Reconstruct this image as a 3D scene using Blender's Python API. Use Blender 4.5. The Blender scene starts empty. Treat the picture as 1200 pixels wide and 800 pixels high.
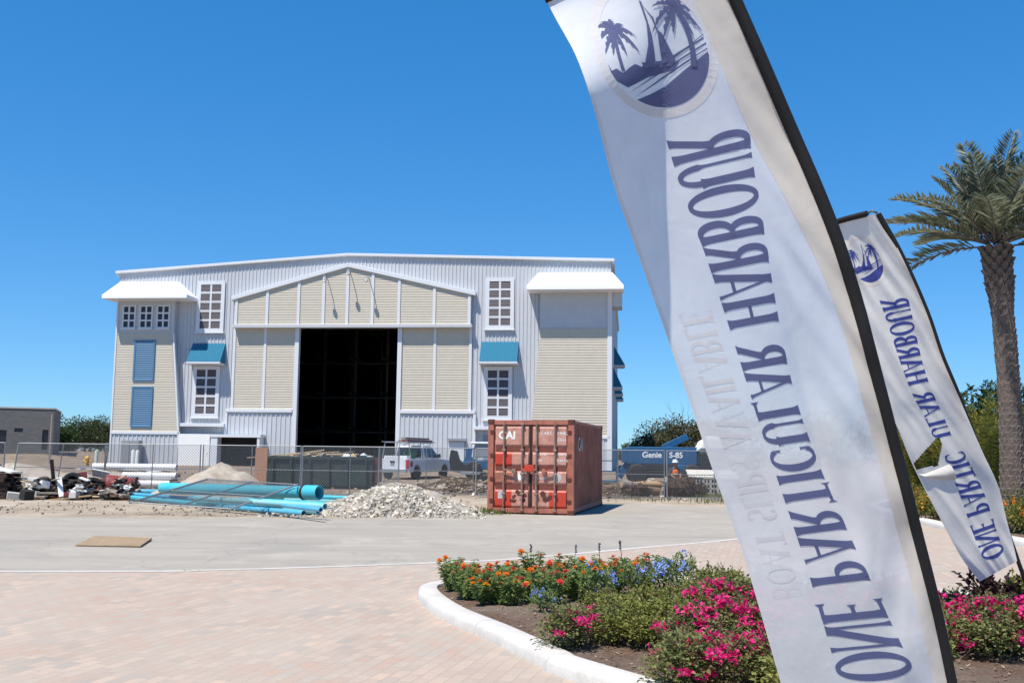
import bpy, math, random
from mathutils import Vector, Matrix, noise
rnd = random.Random(11)
C = bpy.context.scene.collection
scene = bpy.context.scene
R_ = math.radians
V = Vector

# ------------------------------------------------------------------ camera
FOC, PITCH, ROLL, EYE = 1200.0, math.atan(132/1200), .012, 1.65
cam_d = bpy.data.cameras.new('camera'); cam = bpy.data.objects.new('camera', cam_d); C.objects.link(cam)
cam_d.sensor_width = 36; cam_d.lens = 36; cam_d.clip_start = .05; cam_d.clip_end = 3000
CROT = Matrix.Rotation(math.pi/2+PITCH, 3, 'X') @ Matrix.Rotation(ROLL, 3, 'Z')
cam.matrix_world = Matrix.Translation((0, 0, EYE)) @ CROT.to_4x4()
scene.camera = cam

def ray(px, py): return CROT @ V(((px-600)/FOC, (400-py)/FOC, -1))
def gnd(px, py, z=0.0):
    d = ray(px, py); t = (z-EYE)/d.z; return V((d.x*t, d.y*t, z))
def at(px, py, Y):
    d = ray(px, py); t = Y/d.y; return V((d.x*t, Y, EYE+d.z*t))
def ss(a, b, x):
    t = max(0, min(1, (x-a)/(b-a))); return t*t*(3-2*t)
def zg(x, y):
    z = .45*ss(38, 76, y) + .85*ss(80, 96, y)*ss(-36, -43, x)
    return z
def gat(px, Y):
    """ground point at depth Y seen in column px"""
    x = (px-600)/FOC*Y
    return V((x, Y, zg(x, Y)))

# ------------------------------------------------------------------ materials
MATS = {}
def newmat(name):
    m = bpy.data.materials.new(name); m.use_nodes = True
    nt = m.node_tree; nt.nodes.clear()
    out = nt.nodes.new('ShaderNodeOutputMaterial')
    MATS[name] = m
    return m, nt, out
def N(nt, kind, **kw):
    n = nt.nodes.new(kind)
    for k, v in kw.items():
        if k[0] == '_': n.inputs[k[1:].replace('_', ' ')].default_value = v
        else: setattr(n, k, v)
    return n
def c4(c): return (c[0], c[1], c[2], 1)
def mixc(nt, fac, a, b, mode='MIX'):
    n = nt.nodes.new('ShaderNodeMix'); n.data_type = 'RGBA'; n.blend_type = mode
    for sock, val in ((n.inputs[0], fac), (n.inputs[6], a), (n.inputs[7], b)):
        if hasattr(val, 'is_output'): nt.links.new(val, sock)
        elif isinstance(val, (int, float)): sock.default_value = val
        else: sock.default_value = c4(val)
    return n.outputs[2]
def ramp(nt, src, stops):
    r = nt.nodes.new('ShaderNodeValToRGB'); cr = r.color_ramp
    while len(cr.elements) < len(stops): cr.elements.new(.5)
    for e, (p, c) in zip(cr.elements, stops):
        e.position = p; e.color = c4(c) if not isinstance(c, (int, float)) else (c, c, c, 1)
    nt.links.new(src, r.inputs[0]); return r.outputs[0]
def noi(nt, scale, detail=4, rough=.55, coord='Object', vec=None, dist=0):
    n = N(nt, 'ShaderNodeTexNoise'); n.inputs['Scale'].default_value = scale
    n.inputs['Detail'].default_value = detail; n.inputs['Roughness'].default_value = rough
    n.inputs['Distortion'].default_value = dist
    if vec is None:
        t = nt.nodes.new('ShaderNodeTexCoord'); vec = t.outputs[coord]
    nt.links.new(vec, n.inputs['Vector']); return n.outputs['Fac']
def bump(nt, h, strength, dist=.02):
    b = N(nt, 'ShaderNodeBump'); b.inputs['Strength'].default_value = strength; b.inputs['Distance'].default_value = dist
    nt.links.new(h, b.inputs['Height']); return b.outputs[0]
def mat(name, col, rough=.6, var=.16, scale=2.0, dirt=None, dscale=1.2, damt=.5, bmp=0, bscale=40, metal=0, spec=.4, alpha=None):
    m, nt, out = newmat(name)
    p = N(nt, 'ShaderNodeBsdfPrincipled'); p.inputs['Roughness'].default_value = rough
    p.inputs['Metallic'].default_value = metal; p.inputs['Specular IOR Level'].default_value = spec
    f = noi(nt, scale*8, 5, .65)
    c = ramp(nt, f, [(.3, [x*(1-var) for x in col]), (.7, [min(1, x*(1+var)) for x in col])])
    if dirt:
        d = noi(nt, dscale, 6, .7, dist=.4)
        k = ramp(nt, d, [(.45, 0.0), (.68, damt)])
        c = mixc(nt, k, c, dirt)
    nt.links.new(c, p.inputs['Base Color'])
    if bmp: nt.links.new(bump(nt, noi(nt, bscale, 5, .6), bmp), p.inputs['Normal'])
    nt.links.new(p.outputs[0], out.inputs[0])
    return m
def leafmat(name, cols, trans=.3, rough=.5):
    """cols: colour stops, one picked at random for each leaf"""
    m, nt, out = newmat(name)
    g = N(nt, 'ShaderNodeNewGeometry')
    st = [(i/max(1, len(cols)-1), c) for i, c in enumerate(cols)]
    c = ramp(nt, g.outputs['Random Per Island'], st)
    p = N(nt, 'ShaderNodeBsdfPrincipled'); p.inputs['Roughness'].default_value = rough; p.inputs['Specular IOR Level'].default_value = .3
    t = N(nt, 'ShaderNodeBsdfTranslucent')
    nt.links.new(c, p.inputs['Base Color']); nt.links.new(c, t.inputs['Color'])
    mx = N(nt, 'ShaderNodeMixShader'); mx.inputs[0].default_value = trans
    nt.links.new(p.outputs[0], mx.inputs[1]); nt.links.new(t.outputs[0], mx.inputs[2]); nt.links.new(mx.outputs[0], out.inputs[0])
    return m
def clothmat(name, col, trans=.5, weave=True, transp=0.0):
    m, nt, out = newmat(name)
    c = ramp(nt, noi(nt, 6, 5, .6), [(.3, [x*.93 for x in col]), (.7, [min(1, x*1.03) for x in col])])
    d = N(nt, 'ShaderNodeBsdfDiffuse'); t = N(nt, 'ShaderNodeBsdfTranslucent')
    nt.links.new(c, d.inputs[0]); nt.links.new(c, t.inputs[0])
    h = bump(nt, noi(nt, 5, 3, .5, dist=.6), .10, .05)
    nt.links.new(h, d.inputs['Normal']); nt.links.new(h, t.inputs['Normal'])
    mx = N(nt, 'ShaderNodeMixShader'); mx.inputs[0].default_value = trans
    nt.links.new(d.outputs[0], mx.inputs[1]); nt.links.new(t.outputs[0], mx.inputs[2])
    o = mx.outputs[0]
    if transp:
        tr = N(nt, 'ShaderNodeBsdfTransparent'); m2 = N(nt, 'ShaderNodeMixShader'); m2.inputs[0].default_value = transp
        nt.links.new(o, m2.inputs[1]); nt.links.new(tr.outputs[0], m2.inputs[2]); o = m2.outputs[0]
    nt.links.new(o, out.inputs[0]); return m
def emit(name, col, s):
    m, nt, out = newmat(name); e = N(nt, 'ShaderNodeEmission'); e.inputs[0].default_value = c4(col); e.inputs[1].default_value = s
    nt.links.new(e.outputs[0], out.inputs[0]); return m

# ------------------------------------------------------------------ mesh builder
class MB:
    def __init__(s, T=None): s.v = []; s.f = []; s.m = []; s.T = T; s.mi = 0
    def add(s, vs, fs):
        o = len(s.v)
        if s.T is not None: vs = [s.T @ V(p) for p in vs]
        s.v.extend([tuple(p) for p in vs]); s.f.extend([tuple(i+o for i in f) for f in fs]); s.m.extend([s.mi]*len(fs))
    def box(s, x0, y0, z0, x1, y1, z1):
        s.add([(x0,y0,z0),(x1,y0,z0),(x1,y1,z0),(x0,y1,z0),(x0,y0,z1),(x1,y0,z1),(x1,y1,z1),(x0,y1,z1)],
              [(0,3,2,1),(4,5,6,7),(0,1,5,4),(1,2,6,5),(2,3,7,6),(3,0,4,7)])
    def obox(s, c, size, rot=None):
        hx, hy, hz = size[0]/2, size[1]/2, size[2]/2
        vs = [V((x,y,z)) for z in (-hz,hz) for x,y in ((-hx,-hy),(hx,-hy),(hx,hy),(-hx,hy))]
        if rot is not None: vs = [rot @ v for v in vs]
        s.add([v+V(c) for v in vs], [(0,3,2,1),(4,5,6,7),(0,1,5,4),(1,2,6,5),(2,3,7,6),(3,0,4,7)])
    def bar(s, p0, p1, w, h=None, up=(0,0,1)):
        p0, p1 = V(p0), V(p1); d = (p1-p0); h = h or w
        a = d.cross(V(up));
        if a.length < 1e-5: a = d.cross(V((1,0,0)))
        a.normalize(); b = a.cross(d).normalized(); a *= w/2; b *= h/2
        s.add([p0-a-b,p0+a-b,p0+a+b,p0-a+b,p1-a-b,p1+a-b,p1+a+b,p1-a+b],[(0,1,2,3),(7,6,5,4),(0,4,5,1),(1,5,6,2),(2,6,7,3),(3,7,4,0)])
    def cyl(s, p0, p1, r0, r1=None, n=12, caps=True):
        s.tube([p0, p1], [r0, r0 if r1 is None else r1], n, caps)
    def tube(s, pts, rs, n=8, caps=True):
        pts = [V(p) for p in pts]
        if isinstance(rs, (int, float)): rs = [rs]*len(pts)
        vs = []; fs = []; prev = None
        for i, p in enumerate(pts):
            d = (pts[min(i+1, len(pts)-1)]-pts[max(i-1, 0)]).normalized()
            if prev is None:
                a = d.cross(V((0,0,1)))
                if a.length < .05: a = d.cross(V((1,0,0)))
            else: a = prev-d*prev.dot(d)
            a.normalize(); prev = a; b = d.cross(a)
            for k in range(n):
                t = 2*math.pi*k/n; vs.append(p+(a*math.cos(t)+b*math.sin(t))*rs[i])
        for i in range(len(pts)-1):
            for k in range(n):
                k2 = (k+1) % n; fs.append((i*n+k, i*n+k2, (i+1)*n+k2, (i+1)*n+k))
        if caps: fs.append(tuple(range(n-1,-1,-1))); fs.append(tuple((len(pts)-1)*n+k for k in range(n)))
        s.add(vs, fs)
    def pipe(s, p0, p1, r, th, n=16):
        """open pipe with a wall"""
        p0, p1 = V(p0), V(p1); d = (p1-p0).normalized(); a = d.cross(V((0,0,1)))
        if a.length < .05: a = V((1,0,0))
        a.normalize(); b = d.cross(a); vs = []; fs = []
        for p, r_ in ((p0,r-th),(p0,r),(p1,r),(p1,r-th)):
            for k in range(n):
                t = 2*math.pi*k/n; vs.append(p+(a*math.cos(t)+b*math.sin(t))*r_)
        for i in range(4):
            j = (i+1) % 4
            for k in range(n):
                k2 = (k+1) % n; fs.append((i*n+k, i*n+k2, j*n+k2, j*n+k))
        s.add(vs, fs)
    def lathe(s, prof, n=20, o=(0,0,0)):
        o = V(o); vs = []; fs = []
        for r, z in prof:
            for k in range(n):
                t = 2*math.pi*k/n; vs.append(o+V((r*math.cos(t), r*math.sin(t), z)))
        for i in range(len(prof)-1):
            for k in range(n):
                k2 = (k+1) % n; fs.append((i*n+k, i*n+k2, (i+1)*n+k2, (i+1)*n+k))
        if prof[0][0] > 1e-4: fs.append(tuple(range(n-1,-1,-1)))
        if prof[-1][0] > 1e-4: fs.append(tuple((len(prof)-1)*n+k for k in range(n)))
        s.add(vs, fs)
    def prism(s, poly, y0, y1, M=None):
        """poly in (x,z), extruded along y"""
        n = len(poly); vs = [(x,y0,z) for x,z in poly]+[(x,y1,z) for x,z in poly]
        if M is not None: vs = [M @ V(v) for v in vs]
        s.add(vs, [tuple(range(n)), tuple(range(2*n-1,n-1,-1))]+[(i, i+n, (i+1)%n+n, (i+1)%n) for i in range(n)])
    def blob(s, c, r, seed=0, amp=.25, sub=1, sq=(1,1,1)):
        import bmesh
        bm = bmesh.new(); bmesh.ops.create_icosphere(bm, subdivisions=sub, radius=1)
        vs = []
        for v in bm.verts:
            k = 1+amp*noise.noise(v.co*1.7+V((seed*3.1, seed*1.7, seed)))*2
            vs.append(V(c)+V((v.co.x*r*sq[0]*k, v.co.y*r*sq[1]*k, v.co.z*r*sq[2]*k)))
        fs = [tuple(v.index for v in f.verts) for f in bm.faces]; bm.free(); s.add(vs, fs)
    def leaf(s, p, d, L, W, nrm=None, fold=.25, bend=.15):
        d = V(d).normalized(); nrm = V(nrm) if nrm is not None else V((rnd.uniform(-1,1), rnd.uniform(-1,1), rnd.uniform(.2,1)))
        side = d.cross(nrm)
        if side.length < .05: side = d.cross(V((.3,1,.2)))
        side.normalize(); up = side.cross(d); p = V(p)
        m = p+d*L*.5
        s.add([p, m+side*W/2+up*W*fold, p+d*L-up*L*bend, m-side*W/2+up*W*fold], [(0,1,2),(0,2,3)])
    def build(s, name, mats, parent=None, smooth=False, bevel=0, loc=None, ang=40):
        me = bpy.data.meshes.new(name); me.from_pydata(s.v, [], s.f)
        mats = mats if isinstance(mats, (list, tuple)) else [mats]
        for m in mats: me.materials.append(MATS[m] if isinstance(m, str) else m)
        if len(mats) > 1: me.polygons.foreach_set('material_index', s.m)
        me.validate(); me.update()
        if smooth:
            me.polygons.foreach_set('use_smooth', [True]*len(me.polygons))
            me.set_sharp_from_angle(angle=R_(ang))
        o = bpy.data.objects.new(name, me); C.objects.link(o)
        if parent is not None: o.parent = parent
        if loc is not None: o.location = loc
        if bevel:
            b = o.modifiers.new('bevel', 'BEVEL'); b.width = bevel; b.segments = 2; b.limit_method = 'ANGLE'; b.angle_limit = R_(50)
        return o
def tag(o, label, cat, group=None, kind=None):
    if label: o['label'] = label
    if cat: o['category'] = cat
    if group: o['group'] = group
    if kind: o['kind'] = kind
    return o
def struct(o): o['kind'] = 'structure'; return o
def thing(name, label, cat, loc=(0,0,0), rz=0, group=None):
    o = bpy.data.objects.new(name, None); C.objects.link(o); o.empty_display_size = .2
    o.location = loc; o.rotation_euler = (0,0,rz)
    return tag(o, label, cat, group)
KIDS = {}
def dup(root, loc, rz=0, label=None, group=None, sc=1, tilt=(0,0)):
    r = root.copy(); C.objects.link(r); r.location = loc; r.rotation_euler = (tilt[0], tilt[1], rz)
    r.scale = (sc,)*3 if isinstance(sc, (int,float)) else sc
    if label: r['label'] = label
    if group: r['group'] = group
    for ch in list(root.children):
        c = ch.copy(); C.objects.link(c); c.parent = r
        for g in list(ch.children):
            d = g.copy(); C.objects.link(d); d.parent = c
    return r
def textmesh(s, size, mb, M, bold=0, spacing=1.0):
    """a line of plain sans lettering laid as flat faces in the x,y plane of M"""
    cu = bpy.data.curves.new('lettering', 'FONT'); cu.body = s; cu.size = size; cu.offset = bold; cu.space_character = spacing
    cu.resolution_u = 3; cu.align_x = 'LEFT'
    o = bpy.data.objects.new('lettering', cu); C.objects.link(o)
    dg = bpy.context.evaluated_depsgraph_get(); me = bpy.data.meshes.new_from_object(o.evaluated_get(dg))
    mb.add([M @ v.co for v in me.vertices], [tuple(p.vertices) for p in me.polygons])
    bpy.data.objects.remove(o); bpy.data.curves.remove(cu); bpy.data.meshes.remove(me)

# ------------------------------------------------------------------ palette
mat('white_sheet', (.50,.52,.55), .45, .04, .3, dirt=(.45,.45,.45), dscale=.25, damt=.25)
mat('white_trim', (.64,.66,.69), .45, .03)
mat('awning_white', (.86,.88,.90), .35, .02)
mat('beige_siding', (.53,.485,.40), .6, .04, .3)
mat('awning_blue', (.032,.165,.265), .7, .06, .5, spec=.06)
mat('shutter_blue', (.07,.19,.33), .5, .06)
mat('louver_dark', (.10,.085,.095), .5, .1)
mat('pane_dark', (.025,.022,.03), .2, .1)
mat('interior_shade', (.010,.010,.012), .8, .2)  # near-black paints the shade inside the hall, the steel itself is grey
mat('rack_dark', (.03,.035,.035), .6, .2)
mat('concrete', (.50,.48,.44), .85, .08, 1, dirt=(.33,.30,.26), dscale=.8, damt=.5, bmp=.15)
mat('kerb_concrete', (.52,.50,.47), .8, .06, 2, dirt=(.36,.33,.29), dscale=2.2, damt=.45, bmp=.25, bscale=60)
mat('grey_block', (.105,.105,.11), .9, .14, .6, dirt=(.16,.16,.16), dscale=.5, damt=.5)
mat('galvanised', (.27,.285,.30), .5, .1, 3, metal=.2)
mat('galv_wire', (.17,.18,.19), .5, .1, 3, metal=.4)
mat('black_metal', (.012,.012,.014), .4, .2)
mat('black_sleeve', (.006,.006,.007), .8, .2)
mat('rubber', (.014,.014,.015), .75, .3, 2, dirt=(.06,.05,.045), dscale=4, damt=.4)
mat('container_red', (.39,.135,.088), .6, .14, .6, dirt=(.16,.06,.04), dscale=2.0, damt=.65, bmp=.05)
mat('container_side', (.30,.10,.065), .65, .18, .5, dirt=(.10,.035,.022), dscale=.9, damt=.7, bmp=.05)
mat('container_pale', (.50,.255,.195), .65, .14, .8, dirt=(.27,.09,.06), dscale=3.0, damt=.55)
mat('container_bright', (.50,.045,.022), .5, .08, 1, dirt=(.27,.05,.03), dscale=4, damt=.4)
mat('container_dark', (.10,.028,.018), .7, .3, 1)
mat('rust_steel', (.23,.13,.09), .6, .3, 2, dirt=(.36,.33,.31), dscale=5, damt=.6)
mat('white_paint', (.78,.78,.76), .6, .04)
mat('sticker_grey', (.45,.43,.41), .6, .15)
mat('timber', (.36,.24,.13), .8, .25, 2)
mat('timber_pale', (.52,.40,.25), .8, .2, 2)
mat('timber_grey', (.26,.22,.18), .85, .25, 2)
mat('pallet_brown', (.045,.025,.020), .85, .4, 2)
mat('plywood', (.31,.22,.13), .8, .18, 1.5, dirt=(.22,.15,.09), dscale=3, damt=.5)
mat('plywood_red', (.38,.20,.12), .8, .12, 1)
mat('pipe_turquoise', (.055,.42,.52), .35, .06, .6, dirt=(.20,.42,.45), dscale=1.5, damt=.5)
mat('pipe_blue', (.07,.36,.55), .35, .06, .6, dirt=(.22,.42,.5), dscale=1.5, damt=.5)
mat('pipe_pale', (.20,.53,.60), .4, .06, .6, dirt=(.4,.5,.5), dscale=1.5, damt=.5)
mat('pipe_white', (.74,.74,.74), .35, .04)
mat('pipe_inside', (.01,.015,.02), .8)
mat('dumpster_green', (.022,.045,.042), .6, .3, 1, dirt=(.06,.06,.05), dscale=1.5, damt=.6)
mat('truck_white', (.68,.70,.74), .25, .02)
mat('chrome', (.6,.62,.65), .15, .05, metal=.9)
mat('glass_dark', (.02,.025,.03), .08, .1, spec=.6)
mat('red_light', (.45,.015,.015), .25, .05)
mat('machine_blue', (.012,.085,.20), .45, .12, 1, dirt=(.05,.12,.22), dscale=2, damt=.5)
mat('machine_black', (.016,.017,.019), .6, .3)
mat('machine_grey', (.25,.26,.28), .5, .15)
mat('hydrant_yellow', (.62,.33,.03), .45, .1)
mat('tank_red', (.22,.045,.04), .5, .25, 1.5, dirt=(.12,.05,.04), dscale=3, damt=.5)
mat('junk_dark', (.02,.018,.018), .8, .4, 2)
mat('rag_white', (.70,.70,.68), .8, .1)
mat('cardboard', (.50,.38,.22), .8, .15)
mat('bark', (.10,.075,.055), .9, .35, 1.5, bmp=.4, bscale=12)
mat('root_brown', (.060,.036,.026), .95, .4, 2)
mat('log_brown', (.17,.115,.075), .9, .3, 1.5)
mat('log_end', (.40,.27,.15), .8, .2, 3)
mat('stone_pale', (.55,.52,.46), .9, .2, 1)
mat('trunk_palm', (.085,.066,.054), .95, .35, 1.5, bmp=.5, bscale=15)
mat('boot_palm', (.125,.10,.085), .95, .35, 2)
mat('skin', (.36,.19,.13), .55, .08)
mat('vest_orange', (.85,.16,.02), .7, .06)
mat('vest_stripe', (.75,.75,.45), .5, .05)
mat('jeans', (.05,.07,.12), .85, .2)
mat('shirt_dark', (.05,.06,.08), .85, .2)
mat('hat_white', (.80,.80,.78), .35, .03)
mat('hair_dark', (.02,.015,.012), .7, .2)
mat('stem_green', (.07,.11,.03), .7, .2)
mat('stem_brown', (.10,.07,.045), .8, .3)
leafmat('leaf_dark', [(.022,.045,.014),(.045,.085,.022),(.075,.115,.03),(.035,.06,.02)], .2)
leafmat('leaf_far', [(.035,.055,.022),(.07,.095,.035),(.10,.115,.045),(.055,.07,.03)], .2)
leafmat('leaf_scrub', [(.06,.07,.03),(.10,.10,.045),(.13,.11,.05),(.05,.065,.03)], .2)
leafmat('leaf_bed', [(.14,.21,.065),(.24,.34,.11),(.32,.41,.15),(.17,.25,.08),(.37,.41,.18)], .45)
leafmat('leaf_boug', [(.10,.13,.04),(.19,.22,.07),(.28,.30,.11),(.13,.16,.055),(.22,.14,.08)], .42)
leafmat('leaf_yellow', [(.13,.16,.035),(.24,.26,.06),(.31,.30,.08),(.15,.18,.045)], .4)
leafmat('leaf_areca', [(.18,.20,.04),(.34,.32,.07),(.46,.36,.07),(.22,.23,.05),(.12,.14,.03)], .48)
leafmat('leaf_palm', [(.12,.15,.09),(.22,.25,.16),(.32,.33,.23),(.16,.17,.10)], .4)
leafmat('leaf_burgundy', [(.03,.012,.014),(.055,.02,.022),(.04,.03,.02)], .2)
leafmat('grass', [(.09,.13,.03),(.16,.20,.05),(.20,.20,.07)], .3)
leafmat('petal_magenta', [(.62,.015,.17),(.80,.05,.30),(.72,.03,.18),(.52,.012,.12)], .4)
leafmat('petal_orange', [(.80,.16,.01),(.85,.28,.02),(.75,.10,.01)], .3)
leafmat('petal_yellow', [(.85,.42,.02),(.85,.32,.02)], .3)
leafmat('petal_red', [(.62,.05,.03),(.65,.08,.08),(.70,.10,.05)], .3)
leafmat('petal_blue', [(.26,.38,.80),(.36,.48,.85),(.22,.32,.72)], .3)
leafmat('petal_pale', [(.55,.50,.60),(.45,.42,.55)], .3)
leafmat('spike_purple', [(.07,.05,.14),(.10,.07,.18)], .2)
leafmat('mulch_chip', [(.13,.075,.05),(.22,.14,.10),(.32,.23,.17),(.15,.09,.065),(.46,.38,.30)], .0, .9)
leafmat('rubble_stone', [(.33,.29,.235),(.46,.42,.35),(.60,.56,.49),(.24,.21,.17),(.48,.42,.33)], .0, .9)
leafmat('litter_mix', [(.20,.15,.11),(.36,.30,.24),(.55,.49,.40),(.12,.10,.085),(.44,.36,.28)], .0, .9)
clothmat('banner_cloth', (.68,.685,.695), .24, transp=.12)
clothmat('banner_cloth_far', (.79,.755,.70), .42)
clothmat('banner_print', (.125,.14,.26), .24)
clothmat('banner_warm_light', (.74,.69,.62), .35)  # cream tint paints warm light on the doubled cloth by the pole
clothmat('banner_print_far', (.07,.09,.32), .35)
clothmat('banner_faint', (.66,.65,.665), .24, transp=.12)
clothmat('banner_ring', (.66,.65,.65), .24, transp=.08)
clothmat('tarp', (.62,.62,.62), .1)

# ground materials
def ground_mats():
    def base(name, rough=.9):
        m, nt, out = newmat(name)
        p = N(nt, 'ShaderNodeBsdfPrincipled'); p.inputs['Roughness'].default_value = rough; p.inputs['Specular IOR Level'].default_value = .2
        nt.links.new(p.outputs[0], out.inputs[0]); return m, nt, p
    # sand and dirt
    m, nt, p = base('dirt')
    c = ramp(nt, noi(nt, .35, 7, .65), [(.3, (.24,.18,.125)), (.5, (.38,.31,.23)), (.7, (.50,.43,.34))])
    c = mixc(nt, ramp(nt, noi(nt, 1.6, 8, .75, dist=.6), [(.5, 0.0), (.72, .75)]), c, (.17,.12,.085))
    c = mixc(nt, ramp(nt, noi(nt, 22, 4, .6), [(.4, 0.0), (.75, .35)]), c, (.58,.53,.45))
    # the churned yard behind the fence is darker and damper than the sandy verge
    t = N(nt, 'ShaderNodeTexCoord'); sx = N(nt, 'ShaderNodeSeparateXYZ'); nt.links.new(t.outputs['Object'], sx.inputs[0])
    mr = N(nt, 'ShaderNodeMapRange'); mr.inputs[1].default_value = 37; mr.inputs[2].default_value = 43; nt.links.new(sx.outputs[1], mr.inputs[0])
    yd = ramp(nt, noi(nt, .9, 8, .75, dist=.8), [(.3, (.11,.08,.058)), (.52, (.21,.16,.12)), (.72, (.36,.30,.24))])
    mu = N(nt, 'ShaderNodeMath', operation='MULTIPLY'); mu.inputs[1].default_value = .85; nt.links.new(mr.outputs[0], mu.inputs[0])
    c = mixc(nt, mu.outputs[0], c, yd)
    nt.links.new(c, p.inputs['Base Color']); nt.links.new(bump(nt, noi(nt, 7, 9, .7), .9, .08), p.inputs['Normal'])
    # worn asphalt
    m, nt, p = base('asphalt')
    t = N(nt, 'ShaderNodeTexCoord'); mp = N(nt, 'ShaderNodeMapping'); mp.inputs['Scale'].default_value = (.22, .8, 1)
    nt.links.new(t.outputs['Object'], mp.inputs[0])
    c = ramp(nt, noi(nt, 1.0, 6, .6, vec=mp.outputs[0]), [(.28, (.315,.285,.24)), (.5, (.345,.312,.265)), (.72, (.38,.345,.295))])
    c = mixc(nt, ramp(nt, noi(nt, 90, 3, .7), [(.3, .35), (.7, 0.0)]), c, (.24,.23,.215))
    c = mixc(nt, ramp(nt, noi(nt, .22, 5, .65, dist=1.2), [(.50, 0.0), (.70, .65)]), c, (.25,.235,.215))
    c = mixc(nt, ramp(nt, noi(nt, .6, 8, .8, dist=1.5), [(.62, 0.0), (.66, .6)]), c, (.20,.185,.17))
    # long worn wheel tracks, a few hairline cracks and pale tracked-in sand
    m2 = N(nt, 'ShaderNodeMapping'); m2.inputs['Scale'].default_value = (.05, 1.5, 1); m2.inputs['Rotation'].default_value = (0,0,R_(-4)); nt.links.new(t.outputs['Object'], m2.inputs[0])
    c = mixc(nt, ramp(nt, noi(nt, 1.0, 3, .5, vec=m2.outputs[0], dist=.3), [(.56, 0.0), (.66, .38)]), c, (.235,.215,.19))
    vo = N(nt, 'ShaderNodeTexVoronoi', feature='DISTANCE_TO_EDGE'); vo.inputs['Scale'].default_value = .28
    nz = N(nt, 'ShaderNodeTexNoise'); nz.inputs['Scale'].default_value = 1.3; nz.inputs['Detail'].default_value = 6; nt.links.new(t.outputs['Object'], nz.inputs['Vector'])
    va = N(nt, 'ShaderNodeVectorMath', operation='MULTIPLY_ADD'); va.inputs[1].default_value = (1.6,1.6,0); nt.links.new(nz.outputs['Color'], va.inputs[0]); nt.links.new(t.outputs['Object'], va.inputs[2]); nt.links.new(va.outputs[0], vo.inputs['Vector'])
    c = mixc(nt, ramp(nt, vo.outputs['Distance'], [(.0, .32), (.006, 0.0)]), c, (.13,.12,.105))
    c = mixc(nt, ramp(nt, noi(nt, .5, 8, .75, dist=.8), [(.52, 0.0), (.70, .7)]), c, (.44,.395,.33))
    nt.links.new(c, p.inputs['Base Color']); nt.links.new(bump(nt, noi(nt, 120, 4, .7), .35, .01), p.inputs['Normal'])
    # pavers
    m, nt, p = base('pavers')
    t = N(nt, 'ShaderNodeTexCoord'); mp = N(nt, 'ShaderNodeMapping'); mp.inputs['Rotation'].default_value = (0,0,R_(-76)); mp.inputs['Scale'].default_value = (1,1,1)
    nt.links.new(t.outputs['Object'], mp.inputs[0])
    wob = N(nt, 'ShaderNodeVectorMath', operation='ADD'); ns = N(nt, 'ShaderNodeTexNoise'); ns.inputs['Scale'].default_value = 2.5
    sc_ = N(nt, 'ShaderNodeVectorMath', operation='SCALE'); sc_.inputs['Scale'].default_value = .03
    nt.links.new(mp.outputs[0], ns.inputs['Vector']); nt.links.new(ns.outputs['Color'], sc_.inputs[0]); nt.links.new(mp.outputs[0], wob.inputs[0]); nt.links.new(sc_.outputs[0], wob.inputs[1])
    def brick(c1, c2, cm):
        b = N(nt, 'ShaderNodeTexBrick'); b.inputs['Scale'].default_value = 1; b.inputs['Brick Width'].default_value = .23; b.inputs['Row Height'].default_value = .115
        b.inputs['Mortar Size'].default_value = .0055; b.inputs['Mortar Smooth'].default_value = .3; b.inputs['Bias'].default_value = 0
        b.inputs['Color1'].default_value = c4(c1); b.inputs['Color2'].default_value = c4(c2); b.inputs['Mortar'].default_value = c4(cm)
        nt.links.new(wob.outputs[0], b.inputs['Vector']); return b
    b1 = brick((.42,.285,.22), (.37,.325,.275), (.315,.265,.22)); b2 = brick((.315,.285,.25), (.48,.36,.28), (.315,.265,.22))
    b2.offset = .5
    c = mixc(nt, ramp(nt, noi(nt, .9, 5, .7), [(.42, 0.0), (.58, 1.0)]), b1.outputs['Color'], b2.outputs['Color'])
    c = mixc(nt, ramp(nt, noi(nt, .35, 6, .7, dist=.8), [(.42, 0.0), (.75, .6)]), c, (.41,.365,.31))
    c = mixc(nt, ramp(nt, noi(nt, 60, 4, .7), [(.35, .22), (.6, 0.0)]), c, (.26,.22,.20))
    nt.links.new(c, p.inputs['Base Color'])
    h = mixc(nt, .35, b1.outputs['Fac'], noi(nt, 90, 4, .6))
    bm = N(nt, 'ShaderNodeBump'); bm.inputs['Strength'].default_value = .35; bm.inputs['Distance'].default_value = .005; bm.invert = True
    nt.links.new(h, bm.inputs['Height']); nt.links.new(bm.outputs[0], p.inputs['Normal'])
    # mulch
    m, nt, p = base('mulch')
    c = ramp(nt, noi(nt, 26, 6, .8), [(.3, (.09,.052,.036)), (.5, (.18,.112,.078)), (.7, (.30,.215,.16))])
    c = mixc(nt, ramp(nt, noi(nt, .9, 4, .6), [(.45, 0.0), (.65, .7)]), c, (.30,.26,.21))
    nt.links.new(c, p.inputs['Base Color']); nt.links.new(bump(nt, noi(nt, 34, 6, .8), 1, .04), p.inputs['Normal'])
    m, nt, p = base('sand_pile')
    c = ramp(nt, noi(nt, 2.2, 8, .7), [(.3, (.25,.20,.15)), (.5, (.40,.345,.28)), (.7, (.50,.45,.38))])
    nt.links.new(c, p.inputs['Base Color']); nt.links.new(bump(nt, noi(nt, 9, 9, .75), .9, .08), p.inputs['Normal'])
    m, nt, p = base('rubble_base')
    c = ramp(nt, noi(nt, 8, 8, .8), [(.3, (.26,.23,.19)), (.5, (.46,.42,.36)), (.7, (.6,.57,.52))])
    nt.links.new(c, p.inputs['Base Color']); nt.links.new(bump(nt, noi(nt, 9, 9, .75), 1, .1), p.inputs['Normal'])
ground_mats()

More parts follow.
